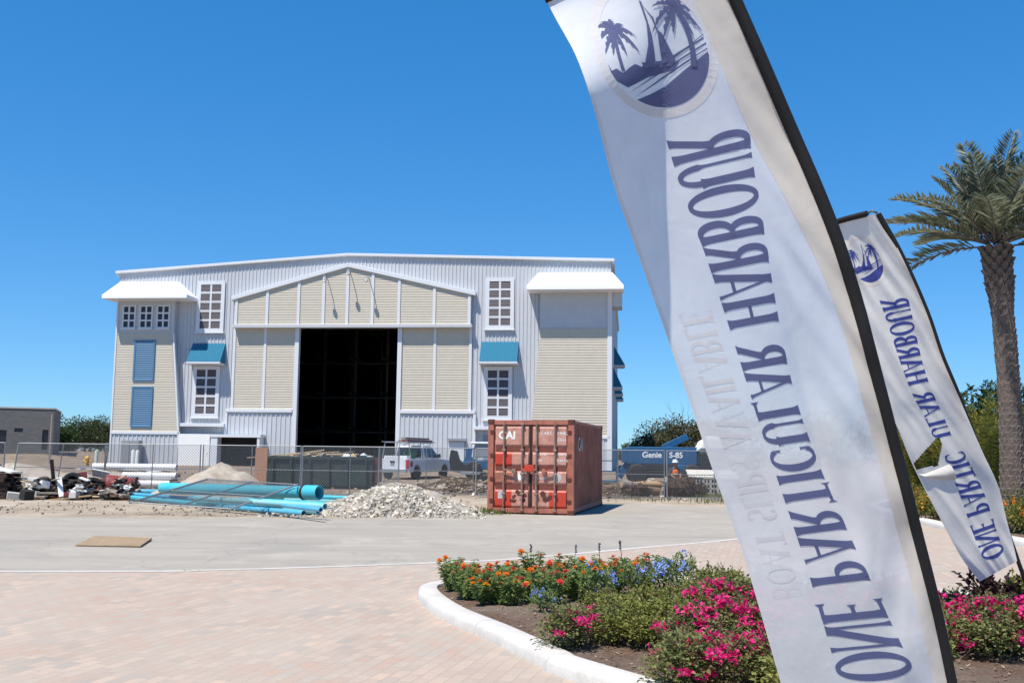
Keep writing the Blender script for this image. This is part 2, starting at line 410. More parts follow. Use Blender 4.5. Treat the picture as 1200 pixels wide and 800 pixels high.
# ------------------------------------------------------------------ ground sheets
def grid_sheet(name, m, xs, ys, zf):
    mb = MB(); nx = len(xs)
    vs = [(x,y,zf(x,y)) for y in ys for x in xs]
    mb.add(vs, [(j*nx+i, j*nx+i+1, (j+1)*nx+i+1, (j+1)*nx+i) for j in range(len(ys)-1) for i in range(nx-1)])
    return struct(mb.build(name, m, smooth=True))
def frange(a, b, n): return [a+(b-a)*i/(n-1) for i in range(n)]
gx = [-1500,-700,-300,-150]+frange(-80, 80, 81)+[150,300,700,1500]
gy = [-300,-100,-30,0]+frange(10, 27, 8)+frange(28, 110, 83)+[120,150,200,300,600,1200,2500]
def gz(x, y):
    z = zg(x, y)
    if y > 35: z += .10*noise.noise(V((x*.35, y*.35, 3)))*ss(39, 45, y)*(1-ss(74, 78, y))+.05*noise.noise(V((x*1.1, y*1.1, 8)))*ss(37, 40, y)*(1-ss(74, 78, y))
    return z
grid_sheet('ground', 'dirt', gx, gy, gz)
def sheet(name, m, pts, z):
    mb = MB(); mb.add([(p[0],p[1],z) for p in pts], [tuple(range(len(pts)))]); return struct(mb.build(name, m))
def smooth_path(pts, k=8, closed=False):
    out = []; n = len(pts); P = [V((*p[:2], 0)) for p in pts]
    rng = range(n if closed else n-1)
    for i in rng:
        if closed: a,b,c,d = P[(i-1)%n],P[i],P[(i+1)%n],P[(i+2)%n]
        else: a,b,c,d = P[max(i-1,0)],P[i],P[i+1],P[min(i+2,n-1)]
        for j in range(k):
            t = j/k; out.append(.5*((2*b)+(c-a)*t+(2*a-5*b+4*c-d)*t*t+(3*b-a-3*c+d)*t**3))
    if not closed: out.append(P[-1])
    return out
edge = [V((-60,9)), V((-25,12))]+[gnd(*p).xy for p in ((0,670),(260,668),(503,660),(606,655),(740,643),(860,632))]+[V((7.6,25.2)), V((10.6,29.6))]
edge = smooth_path(edge, 6)
far = [V((-60,23.6)), V((-25,24.6))]+[gnd(*p).xy for p in ((0,605),(150,606.5),(300,607),(430,607),(520,604.5),(575,602))]+[V((1.2,31)), V((3.9,35.4))]+[gnd(*p).xy for p in ((790,592.5),(845,594))]+[V((9.5,35.6)), V((13.5,36.3))]
far = smooth_path(far, 5)
far = [p+V((0, .25*noise.noise(V((p.x*1.3,0,1))), 0)) for p in far]
sheet('road', 'asphalt', list(edge)+[V((13.3,30.5,0))]+list(reversed(far)), .004)
sheet('paver_drive', 'pavers', [V((-60,-30,0)), V((40,-30,0)), V((40,12,0)), V((13.4,30.2,0))]+list(reversed(edge)), .008)
mb = MB(); w = .16
for a, b in zip(edge[:-1], edge[1:]):
    d = (b-a).normalized(); n_ = V((-d.y,d.x,0))*w/2
    mb.add([a-n_+V((0,0,.012)), b-n_+V((0,0,.012)), b+n_+V((0,0,.012)), a+n_+V((0,0,.012))], [(0,1,2,3)])
struct(mb.build('paving_edge_strip', 'concrete'))

# kerbed beds
def kerb(name, outer, width, h, m, closed=True, seg=14):
    """rounded kerb section swept along the outer line, with open joints"""
    n = len(outer); prof = [(0,-.02),(.005,h*.55),(.03,h*.86),(.075,h),(width-.05,h),(width-.015,h*.93),(width,h*.6),(width,-.02)]
    ins = []
    for i in range(n):
        d = (outer[(i+1)%n]-outer[(i-1)%n]).normalized(); ins.append(V((-d.y,d.x,0)))
    mb = MB(); k = len(prof)
    for i in range(n if closed else n-1):
        j = (i+1)%n; a, b = outer[i], outer[j]; g = .007/max(.05,(b-a).length) if i % seg == 0 else 0
        rows = []
        for t, nn in ((g, ins[i]), (1, ins[j])):
            p = a.lerp(b, t)
            rows.append([p+nn*o+V((0,0,z)) for o, z in prof])
        mb.add(rows[0]+rows[1], [(q,q+k,q+k+1,q+1) for q in range(k-1)]+([tuple(range(k))] if g else [])+([tuple(range(2*k-1,k-1,-1))] if (i+1) % seg == 0 else []))
    struct(mb.build(name, m, smooth=True))
    return [p+nn*(width-.03) for p, nn in zip(outer, ins)]
bed_out = [gnd(*p).xy for p in ((489,702),(515,725),(571,751),(630,781),(662,796))]
bed_out = bed_out[:5]+[V((1.5,6.15)), V((2.35,4.6)), V((3.4,3.7)), V((5.2,3.4)), V((7.2,4.2)), V((8.3,6.2)), V((8.0,8.6)), V((6.6,11.0)), V((5.0,12.5)), V((3.2,13.2)), V((1.2,13.25)), V((-.35,12.95)), V((-.95,12.55))]
bed_line = smooth_path([(*p,) for p in bed_out], 8, True)
bed_in = kerb('bed_kerb', bed_line, .24, .13, 'kerb_concrete')
def bed_sheet(name, line, m, z):
    c = sum(line, V((0,0,0)))/len(line); mb = MB(); rings = 14; n = len(line); vs = []
    for r in range(rings):
        t = 1-r/rings
        for p in line:
            q = c+(p-c)*t; vs.append((q.x,q.y,z+.07*(1-t)**.6*1.0+.035*noise.noise(V((q.x*1.5,q.y*1.5,0)))*min(1,(1-t)*6)+.02*noise.noise(V((q.x*6,q.y*6,4)))*min(1,(1-t)*6)))
    vs.append((c.x,c.y,z+.07)); fs = []
    for r in range(rings-1):
        for i in range(n):
            j = (i+1)%n; fs.append((r*n+i,r*n+j,(r+1)*n+j,(r+1)*n+i))
    for i in range(n): fs.append(((rings-1)*n+i,(rings-1)*n+(i+1)%n,len(vs)-1))
    mb.add(vs, fs); return struct(mb.build(name, m, smooth=True))
bed_sheet('bed_soil', bed_in, 'mulch', .09)
def inside(p, line):
    r = False; n = len(line)
    for i in range(n):
        a, b = line[i], line[(i+1)%n]
        if (a.y > p.y) != (b.y > p.y) and p.x < (b.x-a.x)*(p.y-a.y)/(b.y-a.y)+a.x: r = not r
    return r
far_out = [V((10.95,30.0)), V((10.35,26)), V((9.95,22.5)), V((9.75,19.5)), V((9.9,17)), V((11,14.5)), V((14,13.6)), V((30,14.2)), V((33,25)), V((30,40)), V((18,42)), V((12.6,36))]
far_line = smooth_path([(*p,) for p in far_out], 6, True)
far_in = kerb('far_bed_kerb', far_line, .32, .15, 'kerb_concrete')
bed_sheet('far_bed_soil', far_in, 'mulch', .09)
def bed_z(q, line):
    c = sum(line, V((0,0,0)))/len(line); d = q-c; best = 1.0
    for i in range(len(line)):
        a, b = line[i]-c, line[(i+1)%len(line)]-c; e = b-a; den = d.x*e.y-d.y*e.x
        if abs(den) < 1e-9: continue
        s_ = (a.x*e.y-a.y*e.x)/den; u = (a.x*d.y-a.y*d.x)/den
        if s_ > 0 and 0 <= u <= 1: best = min(1, 1/s_); break
    t = 1-best
    return .09+.07*max(0, t)**.6+.035*noise.noise(V((q.x*1.5,q.y*1.5,0)))*min(1,t*6)+.02*noise.noise(V((q.x*6,q.y*6,4)))*min(1,t*6)
# loose bark on the bed
mb = MB()
for i in range(5200):
    for _ in range(30):
        q = V((rnd.uniform(-1.2,7), rnd.uniform(5,13.2), 0))
        if inside(q, bed_in): break
    mb.leaf((q.x,q.y,bed_z(q,bed_in)+rnd.uniform(.0,.012)), (rnd.uniform(-1,1),rnd.uniform(-1,1),rnd.uniform(-.2,.35)), rnd.uniform(.02,.065), rnd.uniform(.01,.028), (0,0,1), 0, .05)
tag(mb.build('bark_mulch', 'mulch_chip'), 'loose brown bark chips and dry leaves littering the flower bed', 'mulch', kind='stuff')
# ------------------------------------------------------------------ the boat storage building
TH = R_(-6.5); BZ = .40; DEP = 44.0
B = thing('boat_storage_building', 'tall white and beige metal boat hall with blue awnings and dark open door', 'building', (7.696, 79, BZ), TH)
def zroof(u): return (16.15+(17.45-16.15)*(u+40.4)/19.3 if u < -21.1 else 17.45+(16.8-17.45)*(u+21.1)/21.1)-BZ
def zz(v): return v-BZ
def corrug(mb, u0, u1, z0f, z1f, y, pitch=.3, dep=.05):
    z0 = z0f if callable(z0f) else (lambda u: z0f); z1 = z1f if callable(z1f) else (lambda u: z1f)
    pts = []; u = u0
    while u < u1-1e-6:
        for o, d in ((0,0),(pitch*.58,0),(pitch*.68,-dep),(pitch*.90,-dep)):
            if u+o < u1: pts.append((u+o, y+d))
        u += pitch
    pts.append((u1, y)); vs = []
    for a, d in pts: vs += [(a,d,z0(a)),(a,d,z1(a))]
    mb.add(vs, [(2*i,2*i+2,2*i+3,2*i+1) for i in range(len(pts)-1)])
def siding(mb, uaf, ubf, z0, z1, y, pitch=.2, dep=.024, topf=None):
    """horizontal lap boards between the side lines uaf(z), ubf(z)"""
    z = z0
    while z < z1-1e-6:
        zt = min(z+pitch, z1); a0,a1,b0,b1 = uaf(z),uaf(zt),ubf(z),ubf(zt)
        if b0-a0 > .02:
            mb.add([(a0,y-dep,z),(b0,y-dep,z),(b1,y,zt),(a1,y,zt),(a0,y,z),(b0,y,z)], [(0,1,2,3),(4,5,1,0)])
        z = zt
cu = lambda c: (lambda z: c)
# walls
mb = MB()
corrug(mb, -40.4, -25.0, 0, zroof, 0); corrug(mb, -25.0, -16.75, zz(11.65), zroof, 0); corrug(mb, -16.75, 0, 0, zroof, 0)
mb.build('front_wall', 'white_sheet', B)
mb = MB(); Tm = Matrix.Rotation(math.pi/2, 4, 'Z')   # side walls run along y
mb.T = Matrix.Translation((0,0,0)) @ Tm; corrug(mb, 0, DEP, 0, zroof(0)-.05, 0); mb.build('side_wall', 'white_sheet', B)
mb = MB(); mb.T = Matrix.Translation((-40.4,DEP,0)) @ Matrix.Rotation(-math.pi/2, 4, 'Z'); corrug(mb, 0, DEP, 0, zroof(-40.4)-.05, 0); mb.build('side_wall', 'white_sheet', B)
mb = MB(); mb.box(-40.4, DEP, 0, 0, DEP+.1, zroof(-40.4)); mb.build('rear_wall', 'white_sheet', B)
mb = MB(); a, b, c = zroof(-40.4), zroof(-21.1), zroof(0)
mb.add([(-40.6,-.05,a),(-21.1,-.05,b),(.2,-.05,c),(.2,DEP,c-.3),(-21.1,DEP,b-.3),(-40.6,DEP,a-.3)], [(0,1,4,5),(1,2,3,4)]); mb.build('roof', 'white_sheet', B)
mb = MB()
def slant(mb, u0, z0, u1, z1, h, y0, y1):
    mb.add([(u0,y0,z0-h),(u1,y0,z1-h),(u1,y0,z1),(u0,y0,z0),(u0,y1,z0-h),(u1,y1,z1-h),(u1,y1,z1),(u0,y1,z0)],
           [(0,1,2,3),(7,6,5,4),(3,2,6,7),(4,5,1,0),(0,3,7,4),(1,5,6,2)])
slant(mb, -40.7, a+.12, -21.1, b+.12, .22, -.24, .1); slant(mb, -21.098, b+.12, .25, c+.12, .22, -.24, .1)
mb.box(.02, .1, c-.3, .25, DEP, c+.02); mb.box(-40.7, .1, a-.3, -40.42, DEP, a+.02)
mb.build('roof_trim', 'white_trim', B, bevel=.02)
mb = MB(); mb.box(-42.5, -1.6, -.55, -25, -.02, .03); mb.box(-16.7, -1.6, -.55, 1.5, -.02, .03); mb.build('foundation_slab', 'concrete', B)
# interior of grey steel, its shade painted in as a near-black colour
mb = MB(); mb.box(-39.9,.25,-.5,-.4,DEP-.4,.0); mb.build('interior_floor', 'interior_shade', B)
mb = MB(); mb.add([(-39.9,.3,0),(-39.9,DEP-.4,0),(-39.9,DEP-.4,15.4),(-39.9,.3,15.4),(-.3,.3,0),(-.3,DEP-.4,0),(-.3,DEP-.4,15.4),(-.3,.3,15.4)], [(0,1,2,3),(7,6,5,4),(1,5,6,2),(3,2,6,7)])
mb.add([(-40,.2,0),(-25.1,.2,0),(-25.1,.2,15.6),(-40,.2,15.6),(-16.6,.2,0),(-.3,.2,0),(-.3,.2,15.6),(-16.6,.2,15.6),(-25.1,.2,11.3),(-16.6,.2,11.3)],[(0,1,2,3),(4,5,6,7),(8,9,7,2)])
mb.build('interior_lining', 'interior_shade', B)
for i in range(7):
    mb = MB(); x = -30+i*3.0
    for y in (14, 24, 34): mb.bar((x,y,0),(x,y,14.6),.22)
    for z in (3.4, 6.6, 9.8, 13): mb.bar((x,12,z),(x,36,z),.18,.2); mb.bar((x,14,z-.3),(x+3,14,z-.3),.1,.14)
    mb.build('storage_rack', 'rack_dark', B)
emit('skylight_glow', (1,.97,.9), 2.2)  # glowing bars added in place of daylight at small skylight slots
for i, (u, y, z) in enumerate(((-18.6,9,12.35),(-17.9,9,12.4),(-17.2,9,12.45),(-17.6,16,12.6),(-17.0,16,12.62))):
    mb = MB(); mb.box(u-.17,y,z-.05,u+.17,y+1.2,z); mb.build('skylight_glow', 'skylight_glow', B)
# door frame and side panels
for x in (-25.25,-16.85): mb = MB(); mb.box(x,-.22,0,x+.35,.2,zz(11.58)); mb.build('door_jamb', 'white_trim', B, bevel=.02)
for ua, ub, mid in ((-30.3,-25.26,-27.72),(-16.49,-11.0,-13.85)):
    mb = MB(); siding(mb, cu(ua), cu(ub), zz(5.0), zz(11.56), -.1); mb.build('beige_panel', 'beige_siding', B)
    mb = MB()
    for u in (ua, mid) if ua < -20 else (mid, ub): mb.box(u-.11,-.17,zz(5.0),u+.11,-.05,zz(11.55))
    mb.box(ua-.45 if ua < -20 else ua,-.3,zz(4.74),ub if ua < -20 else ub+.45,-.05,zz(5.0)); mb.build('panel_trim', 'white_trim', B, bevel=.015)
    la, lb = (ua-.4, ub) if ua < -20 else (ua, ub+.4)
    mb = MB(); corrug(mb, la, lb, 0, zz(4.73), -.16, .38, .05); mb.add([(la,-.16,0),(la,-.01,0),(la,-.01,zz(4.7)),(la,-.16,zz(4.7)),(lb,-.16,0),(lb,-.01,0),(lb,-.01,zz(4.7)),(lb,-.16,zz(4.7))],[(0,1,2,3),(4,7,6,5)]); mb.build('lower_panel', 'white_sheet', B)
    mb = MB(); u = la if ua < -20 else lb; mb.box(u-.1,-.27,0,u+.1,-.0,zz(4.73)); mb.build('panel_edge', 'white_trim', B)
# pediment over the door
PX = [(-30.25,zz(11.75)),(-10.98,zz(11.75)),(-10.98,zz(14.15)),(-20.95,zz(16.45)),(-30.25,zz(13.9))]
mb = MB(); mb.prism(PX, -.42, -.03); mb.build('pediment_box', 'white_sheet', B)
def ped_top(u): return zz(13.9)+2.55*(u+30.25)/9.3 if u < -20.95 else zz(16.45)-2.3*(u+20.95)/9.97
mb = MB(); z = zz(11.78)
mbu = lambda zt, side: (-30.25 if zt <= zz(13.9) else -30.25+(zt-zz(13.9))/2.55*9.3) if side < 0 else (-10.98 if zt <= zz(14.15) else -10.98-(zt-zz(14.15))/2.3*9.97)
siding(mb, lambda z: mbu(z,-1), lambda z: mbu(z,1), zz(11.76), zz(16.44), -.44); mb.build('pediment_siding', 'beige_siding', B)
mb = MB()
for u in (-30.12,-27.55,-24.95,-22.9,-20.95,-18.9,-16.75,-13.9,-11.1): mb.box(u-.11,-.52,zz(11.75),u+.11,-.42,ped_top(u)-.1)
mb.build('pediment_batten', 'white_trim', B)
mb = MB(); slant(mb,-30.55,zz(14.05),-20.95,zz(16.70),.34,-.62,-.03); slant(mb,-20.948,zz(16.70),-10.62,zz(14.34),.34,-.62,-.03); mb.build('pediment_trim', 'white_trim', B, bevel=.02)
mb = MB(); mb.box(-30.3,-.70,zz(11.48),-10.85,-.03,zz(11.74)); mb.build('door_header', 'white_sheet', B, bevel=.02)
for px, pv in ((-22.6,15.3),(-20.75,15.85),(-19.2,15.35)):
    mb = MB(); p = V((px,-.45,zz(pv))); mb.tube([p, p+V((0,-.35,.12)), p+V((0,-.75,.1)), p+V((0,-1.0,-.08))], .035, 6); mb.lathe([(.03,.02),(.09,-.02),(.18,-.2)], 10, p+V((0,-1.0,-.1))); mb.build('wall_lamp', 'galvanised', B, smooth=True)
# towers
for side in (-1, 1):
    if side < 0:
        outer = [(-40.15,0.0),(-34.2,0.0),(-34.46,zz(3.35)),(-35.27,zz(11.05)),(-35.27,zz(14.2)),(-40.15,zz(14.2))]
        ua, ub = cu(-40.13), (lambda z: -34.46-(z-zz(3.35))*.81/7.7-.14)
        low = (-40.13,-34.36)
    else:
        outer = [(.05,0.0),(.05,zz(14.5)),(-5.50,zz(14.5)),(-5.50,zz(11.3)),(-6.16,zz(3.35)),(-6.45,0.0)]
        ua, ub = (lambda z: -6.16+(z-zz(3.35))*.66/7.95+.02), cu(-.25)
        low = (-6.2,-.1)
    mb = MB(); mb.prism(outer, -.55, -.02); mb.build('corner_tower', 'white_sheet', B)
    top = zz(11.1) if side < 0 else zz(11.4)
    mb = MB(); siding(mb, ua, ub, zz(3.12), top, -.60); mb.build('tower_siding', 'beige_siding', B)
    mb = MB(); mb.box(low[0]-.04,-.68,zz(2.9),low[1]+.04,-.5,zz(3.12)); 
    if side > 0: mb.box(-.27,-.68,0,.08,-.5,zz(14.3))
    else:
        mb.bar((-34.22,-.6,0),(-34.45,-.6,zz(3.1)),.16,.16,(0,1,0)); mb.bar((-34.47,-.6,zz(3.12)),(-35.27,-.6,zz(11.05)),.16,.16,(0,1,0))
        mb.box(-40.2,-.66,0,-40.06,-.5,zz(13.9))
    mb.build('tower_trim', 'white_trim', B, bevel=.015)
    mb = MB(); corrug(mb, low[0], low[1], 0.02, zz(2.9), -.58, .38); mb.build('tower_base', 'white_sheet', B)
    # hipped awning
    if side < 0: t0,t1,zt,b0,b1,zb = -40.05,-35.15,zz(15.28),-40.75,-33.62,zz(13.98)
    else: t0,t1,zt,b0,b1,zb = -5.68,.1,zz(15.75),-6.43,.98,zz(14.48)
    mb = MB(); yo = -2.12; f = .28
    vs = [(t0,-.02,zt),(t1,-.02,zt),(t1,-.62,zt),(t0,-.62,zt),(b0,yo,zb),(b1,yo,zb),(b1,-.02,zb),(b0,-.02,zb),(b0,yo,zb-f),(b1,yo,zb-f),(b1,-.02,zb-f),(b0,-.02,zb-f)]
    mb.add(vs, [(0,3,2,1),(3,4,5,2),(2,5,6,1),(0,7,4,3),(4,8,9,5),(5,9,10,6),(7,11,8,4),(11,10,9,8)]); mb.build('tower_awning', 'awning_white', B, bevel=.015)
# windows
def window(name, u0, z0, u1, z1, cols, rows, y, border=.30, louver=True):
    u0_, u1_, a, b = u0, u1, zz(z0), zz(z1)
    fr = MB(); fr.box(u0,y-.09,a,u0+border,y-.001,b); fr.box(u1-border,y-.09,a,u1,y-.001,b); fr.box(u0+border,y-.09,b-border,u1-border,y-.001,b); fr.box(u0+border,y-.09,a,u1-border,y-.001,a+border)
    iu0,iu1,ia,ib = u0+border,u1-border,a+border,b-border; mw = .15 if louver else .13
    cw = (iu1-iu0-(cols-1)*mw)/cols; rh = (ib-ia-(rows-1)*mw)/rows
    for c in range(1,cols): fr.box(iu0+c*cw+(c-1)*mw,y-.08,ia,iu0+c*(cw+mw),y-.001,ib)
    for r in range(1,rows):
        for c in range(cols): fr.box(iu0+c*(cw+mw),y-.08,ia+r*rh+(r-1)*mw,iu0+c*(cw+mw)+cw,y-.001,ia+r*(rh+mw))
    w = fr.build(name, 'white_trim', B)
    for c in range(cols):
        for r in range(rows):
            p = MB(); x, z = iu0+c*(cw+mw), ia+r*(rh+mw)
            if louver:
                p.box(x,y-.03,z,x+cw,y-.012,z+rh); k = 4
                for i in range(k):
                    zc = z+(i+.5)*rh/k; p.add([(x,y-.07,zc-.05),(x+cw,y-.07,zc-.05),(x+cw,y-.035,zc+.05),(x,y-.035,zc+.05)],[(0,1,2,3)])
            else: p.box(x,y-.03,z,x+cw,y-.012,z+rh)
            p.build('pane', 'louver_dark' if louver else 'pane_dark', w)
    sl = MB(); sl.box(u0-.08,y-.18,a-.1,u1+.08,y-.001,a); sl.build('sill', 'white_trim', w)
window('louvered_window',-33.62,11.2,-31.3,15.4,2,5,-.05); window('louvered_window',-33.67,4.3,-31.43,8.45,2,5,-.05)
window('louvered_window',-9.87,11.4,-7.6,15.5,2,5,-.05); window('louvered_window',-9.9,4.3,-7.68,8.45,2,5,-.05)
for u in (-39.7,-38.24,-36.78): window('small_window',u,11.44,u+1.14,13.36,2,3,-.56,.12,False)
for a, b in ((7.18,10.48),(3.46,6.73)):
    u0, u1 = (-38.52,-36.74)
    mb = MB(); z0, z1 = zz(a), zz(b); y = -.61
    mb.box(u0,y-.1,z0,u0+.14,y,z1); mb.box(u1-.14,y-.1,z0,u1,y,z1); mb.box(u0+.14,y-.1,z1-.14,u1-.14,y,z1); mb.box(u0+.14,y-.1,z0,u1-.14,y,z0+.14)
    s = mb.build('shutter', 'shutter_blue', B); mb = MB(); z = z0+.14
    while z < z1-.2: mb.add([(u0+.14,y-.09,z),(u1-.14,y-.09,z),(u1-.14,y-.02,z+.16),(u0+.14,y-.02,z+.16)],[(0,1,2,3)]); z += .15
    mb.box(u0+.14,y-.03,z0+.14,u1-.14,y-.015,z1-.14); mb.build('slats', 'shutter_blue', s)
# blue awnings over the lower windows
def blue_awning(u0, u1, zt, zb, pr, T=None):
    mb = MB(T); k = 14; st = .035
    for i in range(k):
        a = u0+(u1-u0)*i/k; b = u0+(u1-u0)*(i+1)/k; m = b-.05
        mb.add([(a,-.02,zt),(m,-.02,zt),(m,-pr,zb),(a,-pr,zb),(m,-.02,zt+st),(b,-.02,zt+st),(b,-pr,zb+st),(m,-pr,zb+st)],[(3,2,1,0),(7,6,5,4),(2,7,4,1)])
    mb.add([(u0,-.02,zt),(u0,-pr,zb),(u0,-.02,zb-.1),(u0,-pr,zb-.1),(u1,-.02,zt+st),(u1,-pr,zb+st),(u1,-.02,zb-.1),(u1,-pr,zb-.1)],[(0,1,3,2),(4,6,7,5),(1,5,7,3)])
    o = mb.build('window_awning', 'awning_blue', B)
    f = MB(T); f.box(u0-.04,-pr-.06,zb-.16,u1+.04,-pr-.003,zb-.02); f.box(u0-.04,-pr,zb-.22,u1+.04,-.02,zb-.11); f.build('awning_frame', 'white_trim', o)
blue_awning(-33.85,-31.08,zz(10.3),zz(8.72),1.05); blue_awning(-10.18,-7.22,zz(10.42),zz(8.78),1.05)
Ts = Matrix.Translation((.02,0,0)) @ Matrix.Rotation(math.pi/2, 4, 'Z')
for y0 in (7.5, 17.0, 26.5): blue_awning(y0, y0+3.0, zz(9.1), zz(7.5), .75, Ts)
blue_awning(12.5, 15.0, zz(11.4), zz(9.8), .95, Ts)
mb = MB(); mb.box(.06,-.5,zz(13.1),.85,1.8,zz(14.35)); mb.build('side_soffit', 'white_sheet', B)
# ledges, entrance, small door
mb = MB(); mb.box(-34.65,-.55,zz(3.55),-30.75,-.02,zz(3.82)); mb.build('ledge', 'white_trim', B, bevel=.02)
mb = MB(); mb.box(-10.6,-.55,zz(3.5),-6.5,-.02,zz(3.76)); mb.build('ledge', 'white_trim', B, bevel=.02)
mb = MB(); mb.box(-31.65,-1.25,zz(2.72),-27.4,-.22,zz(2.95)); mb.box(-31.5,-1.2,0,-30.95,-.22,zz(2.72)); mb.box(-27.7,-1.2,0,-27.5,-.22,zz(2.72)); e = mb.build('entrance_porch', 'white_trim', B)
mb = MB(); mb.box(-30.95,-.36,.02,-27.7,-.23,zz(2.71)); mb.build('dark_opening', 'interior_shade', e)  # near-black slab stands in for the shaded hollow of the porch
mb = MB(); mb.box(-34.25,-.95,.05,-31.68,-.8,zz(2.95)); mb.box(-31.9,-.98,1.0,-31.8,-.8,1.15); mb.build('white_door', 'white_paint', B, bevel=.01)
mb = MB(); mb.box(-12.55,-.30,.03,-11.35,-.22,zz(2.55)); d = mb.build('side_door', 'white_trim', B, bevel=.01)
mb = MB(); mb.box(-12.65,-.55,zz(2.62),-11.2,-.22,zz(2.8)); mb.build('door_hood', 'galvanised', d)
mb = MB(); mb.box(-12.45,-.36,1.0,-12.35,-.30,1.2); mb.build('handle', 'black_metal', d)
mb = MB(); mb.box(-9.9,-.12,zz(1.2),-7.3,-.05,zz(3.1)); mb.build('vent_panel', 'galvanised', B)
mat('bollard_pale', (.52,.58,.50), .6, .06)
# site things standing at the building's foot
def B2W(u, y, z=0): return V((7.696,79,BZ))+Matrix.Rotation(TH,3,'Z') @ V((u,y,z))
t = thing('electrical_cabinet', 'grey electrical cabinet at the foot of the beige left tower', 'cabinet', B2W(-38.1,-1.05,.03), TH)
mb = MB(); mb.box(-.75,-.3,0,.75,.3,1.95); mb.build('body', 'galvanised', t, bevel=.02)
for x in (-.37,.37): mb = MB(); mb.box(x-.33,-.34,.15,x+.33,-.302,1.8); mb.build('door', 'machine_grey', t, bevel=.01)
for i, (px, d, l) in enumerate(((118,74.5,'pale greenish bollard post beside the yellow hydrant'),(160.5,75,'white bollard post just left of the grey electrical cabinet'),(165.5,75,'white bollard post directly before the grey electrical cabinet'))):
    p = gat(px, d); mb = MB(); mb.lathe([(.13,0),(.13,1.05),(.11,1.13),(.05,1.17),(0,1.18)], 14); o = mb.build('bollard', 'white_paint' if i else 'bollard_pale', smooth=True, loc=p); tag(o, l, 'bollard', 'bollards before the hall')
p = gat(107.5, 70); t = thing('fire_hydrant', 'yellow fire hydrant standing on the dirt left of the hall', 'hydrant', p)
mb = MB(); mb.lathe([(.2,0),(.2,.06),(.13,.07),(.13,.55),(.18,.56),(.18,.62),(.15,.68),(.08,.78),(.0,.80)],14); mb.build('barrel', 'hydrant_yellow', t, smooth=True)
mb = MB(); mb.cyl((-.27,0,.42),(.27,0,.42),.075,n=10); mb.cyl((0,-.26,.38),(0,0,.38),.10,n=10); mb.build('outlet_caps', 'hydrant_yellow', t, smooth=True)
mb = MB(); mb.cyl((0,0,.78),(0,0,.87),.035,n=6); mb.build('top_nut', 'hydrant_yellow', t)

# ------------------------------------------------------------------ grey block building on the left
g0 = gat(66, 93); G = thing('block_building', 'low unfinished grey concrete block building with dark door openings', 'building', (g0.x, g0.y, 1.15), R_(20.5))
def wall_holes(mb, L, H, y0, y1, holes):
    xs = sorted({0, -L} | {h[0] for h in holes} | {h[2] for h in holes}); zs = sorted({-.6, H} | {h[1] for h in holes} | {h[3] for h in holes})
    for i in range(len(xs)-1):
        for j in range(len(zs)-1):
            cx, cz = (xs[i]+xs[i+1])/2, (zs[j]+zs[j+1])/2
            if not any(h[0] < cx < h[2] and h[1] < cz < h[3] for h in holes): mb.box(xs[i],y0,zs[j],xs[i+1],y1,zs[j+1])
m_, nt, out = newmat('block_wall'); p_ = N(nt,'ShaderNodeBsdfPrincipled'); p_.inputs['Roughness'].default_value=.95
br = N(nt,'ShaderNodeTexBrick'); br.inputs['Scale'].default_value=1; br.inputs['Brick Width'].default_value=.4; br.inputs['Row Height'].default_value=.2; br.inputs['Mortar Size'].default_value=.012
br.inputs['Color1'].default_value=(.105,.11,.11,1); br.inputs['Color2'].default_value=(.14,.145,.143,1); br.inputs['Mortar'].default_value=(.17,.165,.16,1)
tc = N(nt,'ShaderNodeTexCoord'); mp = N(nt,'ShaderNodeMapping'); mp.inputs['Rotation'].default_value=(R_(90),0,0); nt.links.new(tc.outputs['Object'],mp.inputs[0]); nt.links.new(mp.outputs[0],br.inputs['Vector'])
c_ = mixc(nt, ramp(nt, noi(nt,.5,6,.7), [(.4,0.0),(.7,.6)]), br.outputs['Color'], (.16,.155,.15)); nt.links.new(c_,p_.inputs['Base Color']); nt.links.new(p_.outputs[0],out.inputs[0])
GH = 4.05
mb = MB(); wall_holes(mb, 14, GH, 0, .3, [(-4.75,-.6,-3.8,2.1),(-3.2,1.95,-2.5,2.3),(-.9,.4,-.4,2.2)]); mb.build('front_wall', 'block_wall', G)
mb = MB(); mb.box(-.3,.3,-.6,0,10,GH-.003); mb.box(-14,9.7,-.6,-.3,10,GH-.003); mb.box(-14,.3,-.6,-13.7,9.7,GH-.003); mb.build('wall', 'block_wall', G)
mb = MB(); mb.box(-13.7,.3,GH-.5,-.3,9.7,GH-.3); mb.build('roof', 'grey_block', G)
mb = MB(); mb.box(-14.05,-.05,GH,.05,.35,GH+.12); mb.box(-.35,.352,GH,.05,10.05,GH+.12); mb.build('parapet', 'concrete', G)
mb = MB(); mb.box(-4.75,.12,-.6,-3.8,.2,2.1); mb.build('doorway', 'pane_dark', G)
mb = MB(); mb.box(-3.2,.12,1.95,-2.5,.2,2.3); mb.build('vent_opening', 'pane_dark', G)
mb = MB(); mb.box(-.9,.12,.4,-.4,.2,2.2); mb.build('window_opening', 'pane_dark', G)
p = gat(63.5, 84); mb = MB(); mb.bar((0,0,-.3),(0,0,4.0),.12); tag(mb.build('timber_post', 'timber_grey', loc=p), 'thin pale timber post upright before the corner of the block building', 'post')
# ------------------------------------------------------------------ shipping container
cA, cB = gnd(573,601), gnd(672,604)
cyaw = R_(-12.5); CW, CH, CL = 2.438, 2.591, 6.058
K = thing('shipping_container', 'rusty red steel shipping container with closed double doors and lock rods', 'container', (cB.x-CW*math.cos(cyaw), cB.y-CW*math.sin(cyaw), .02), cyaw)
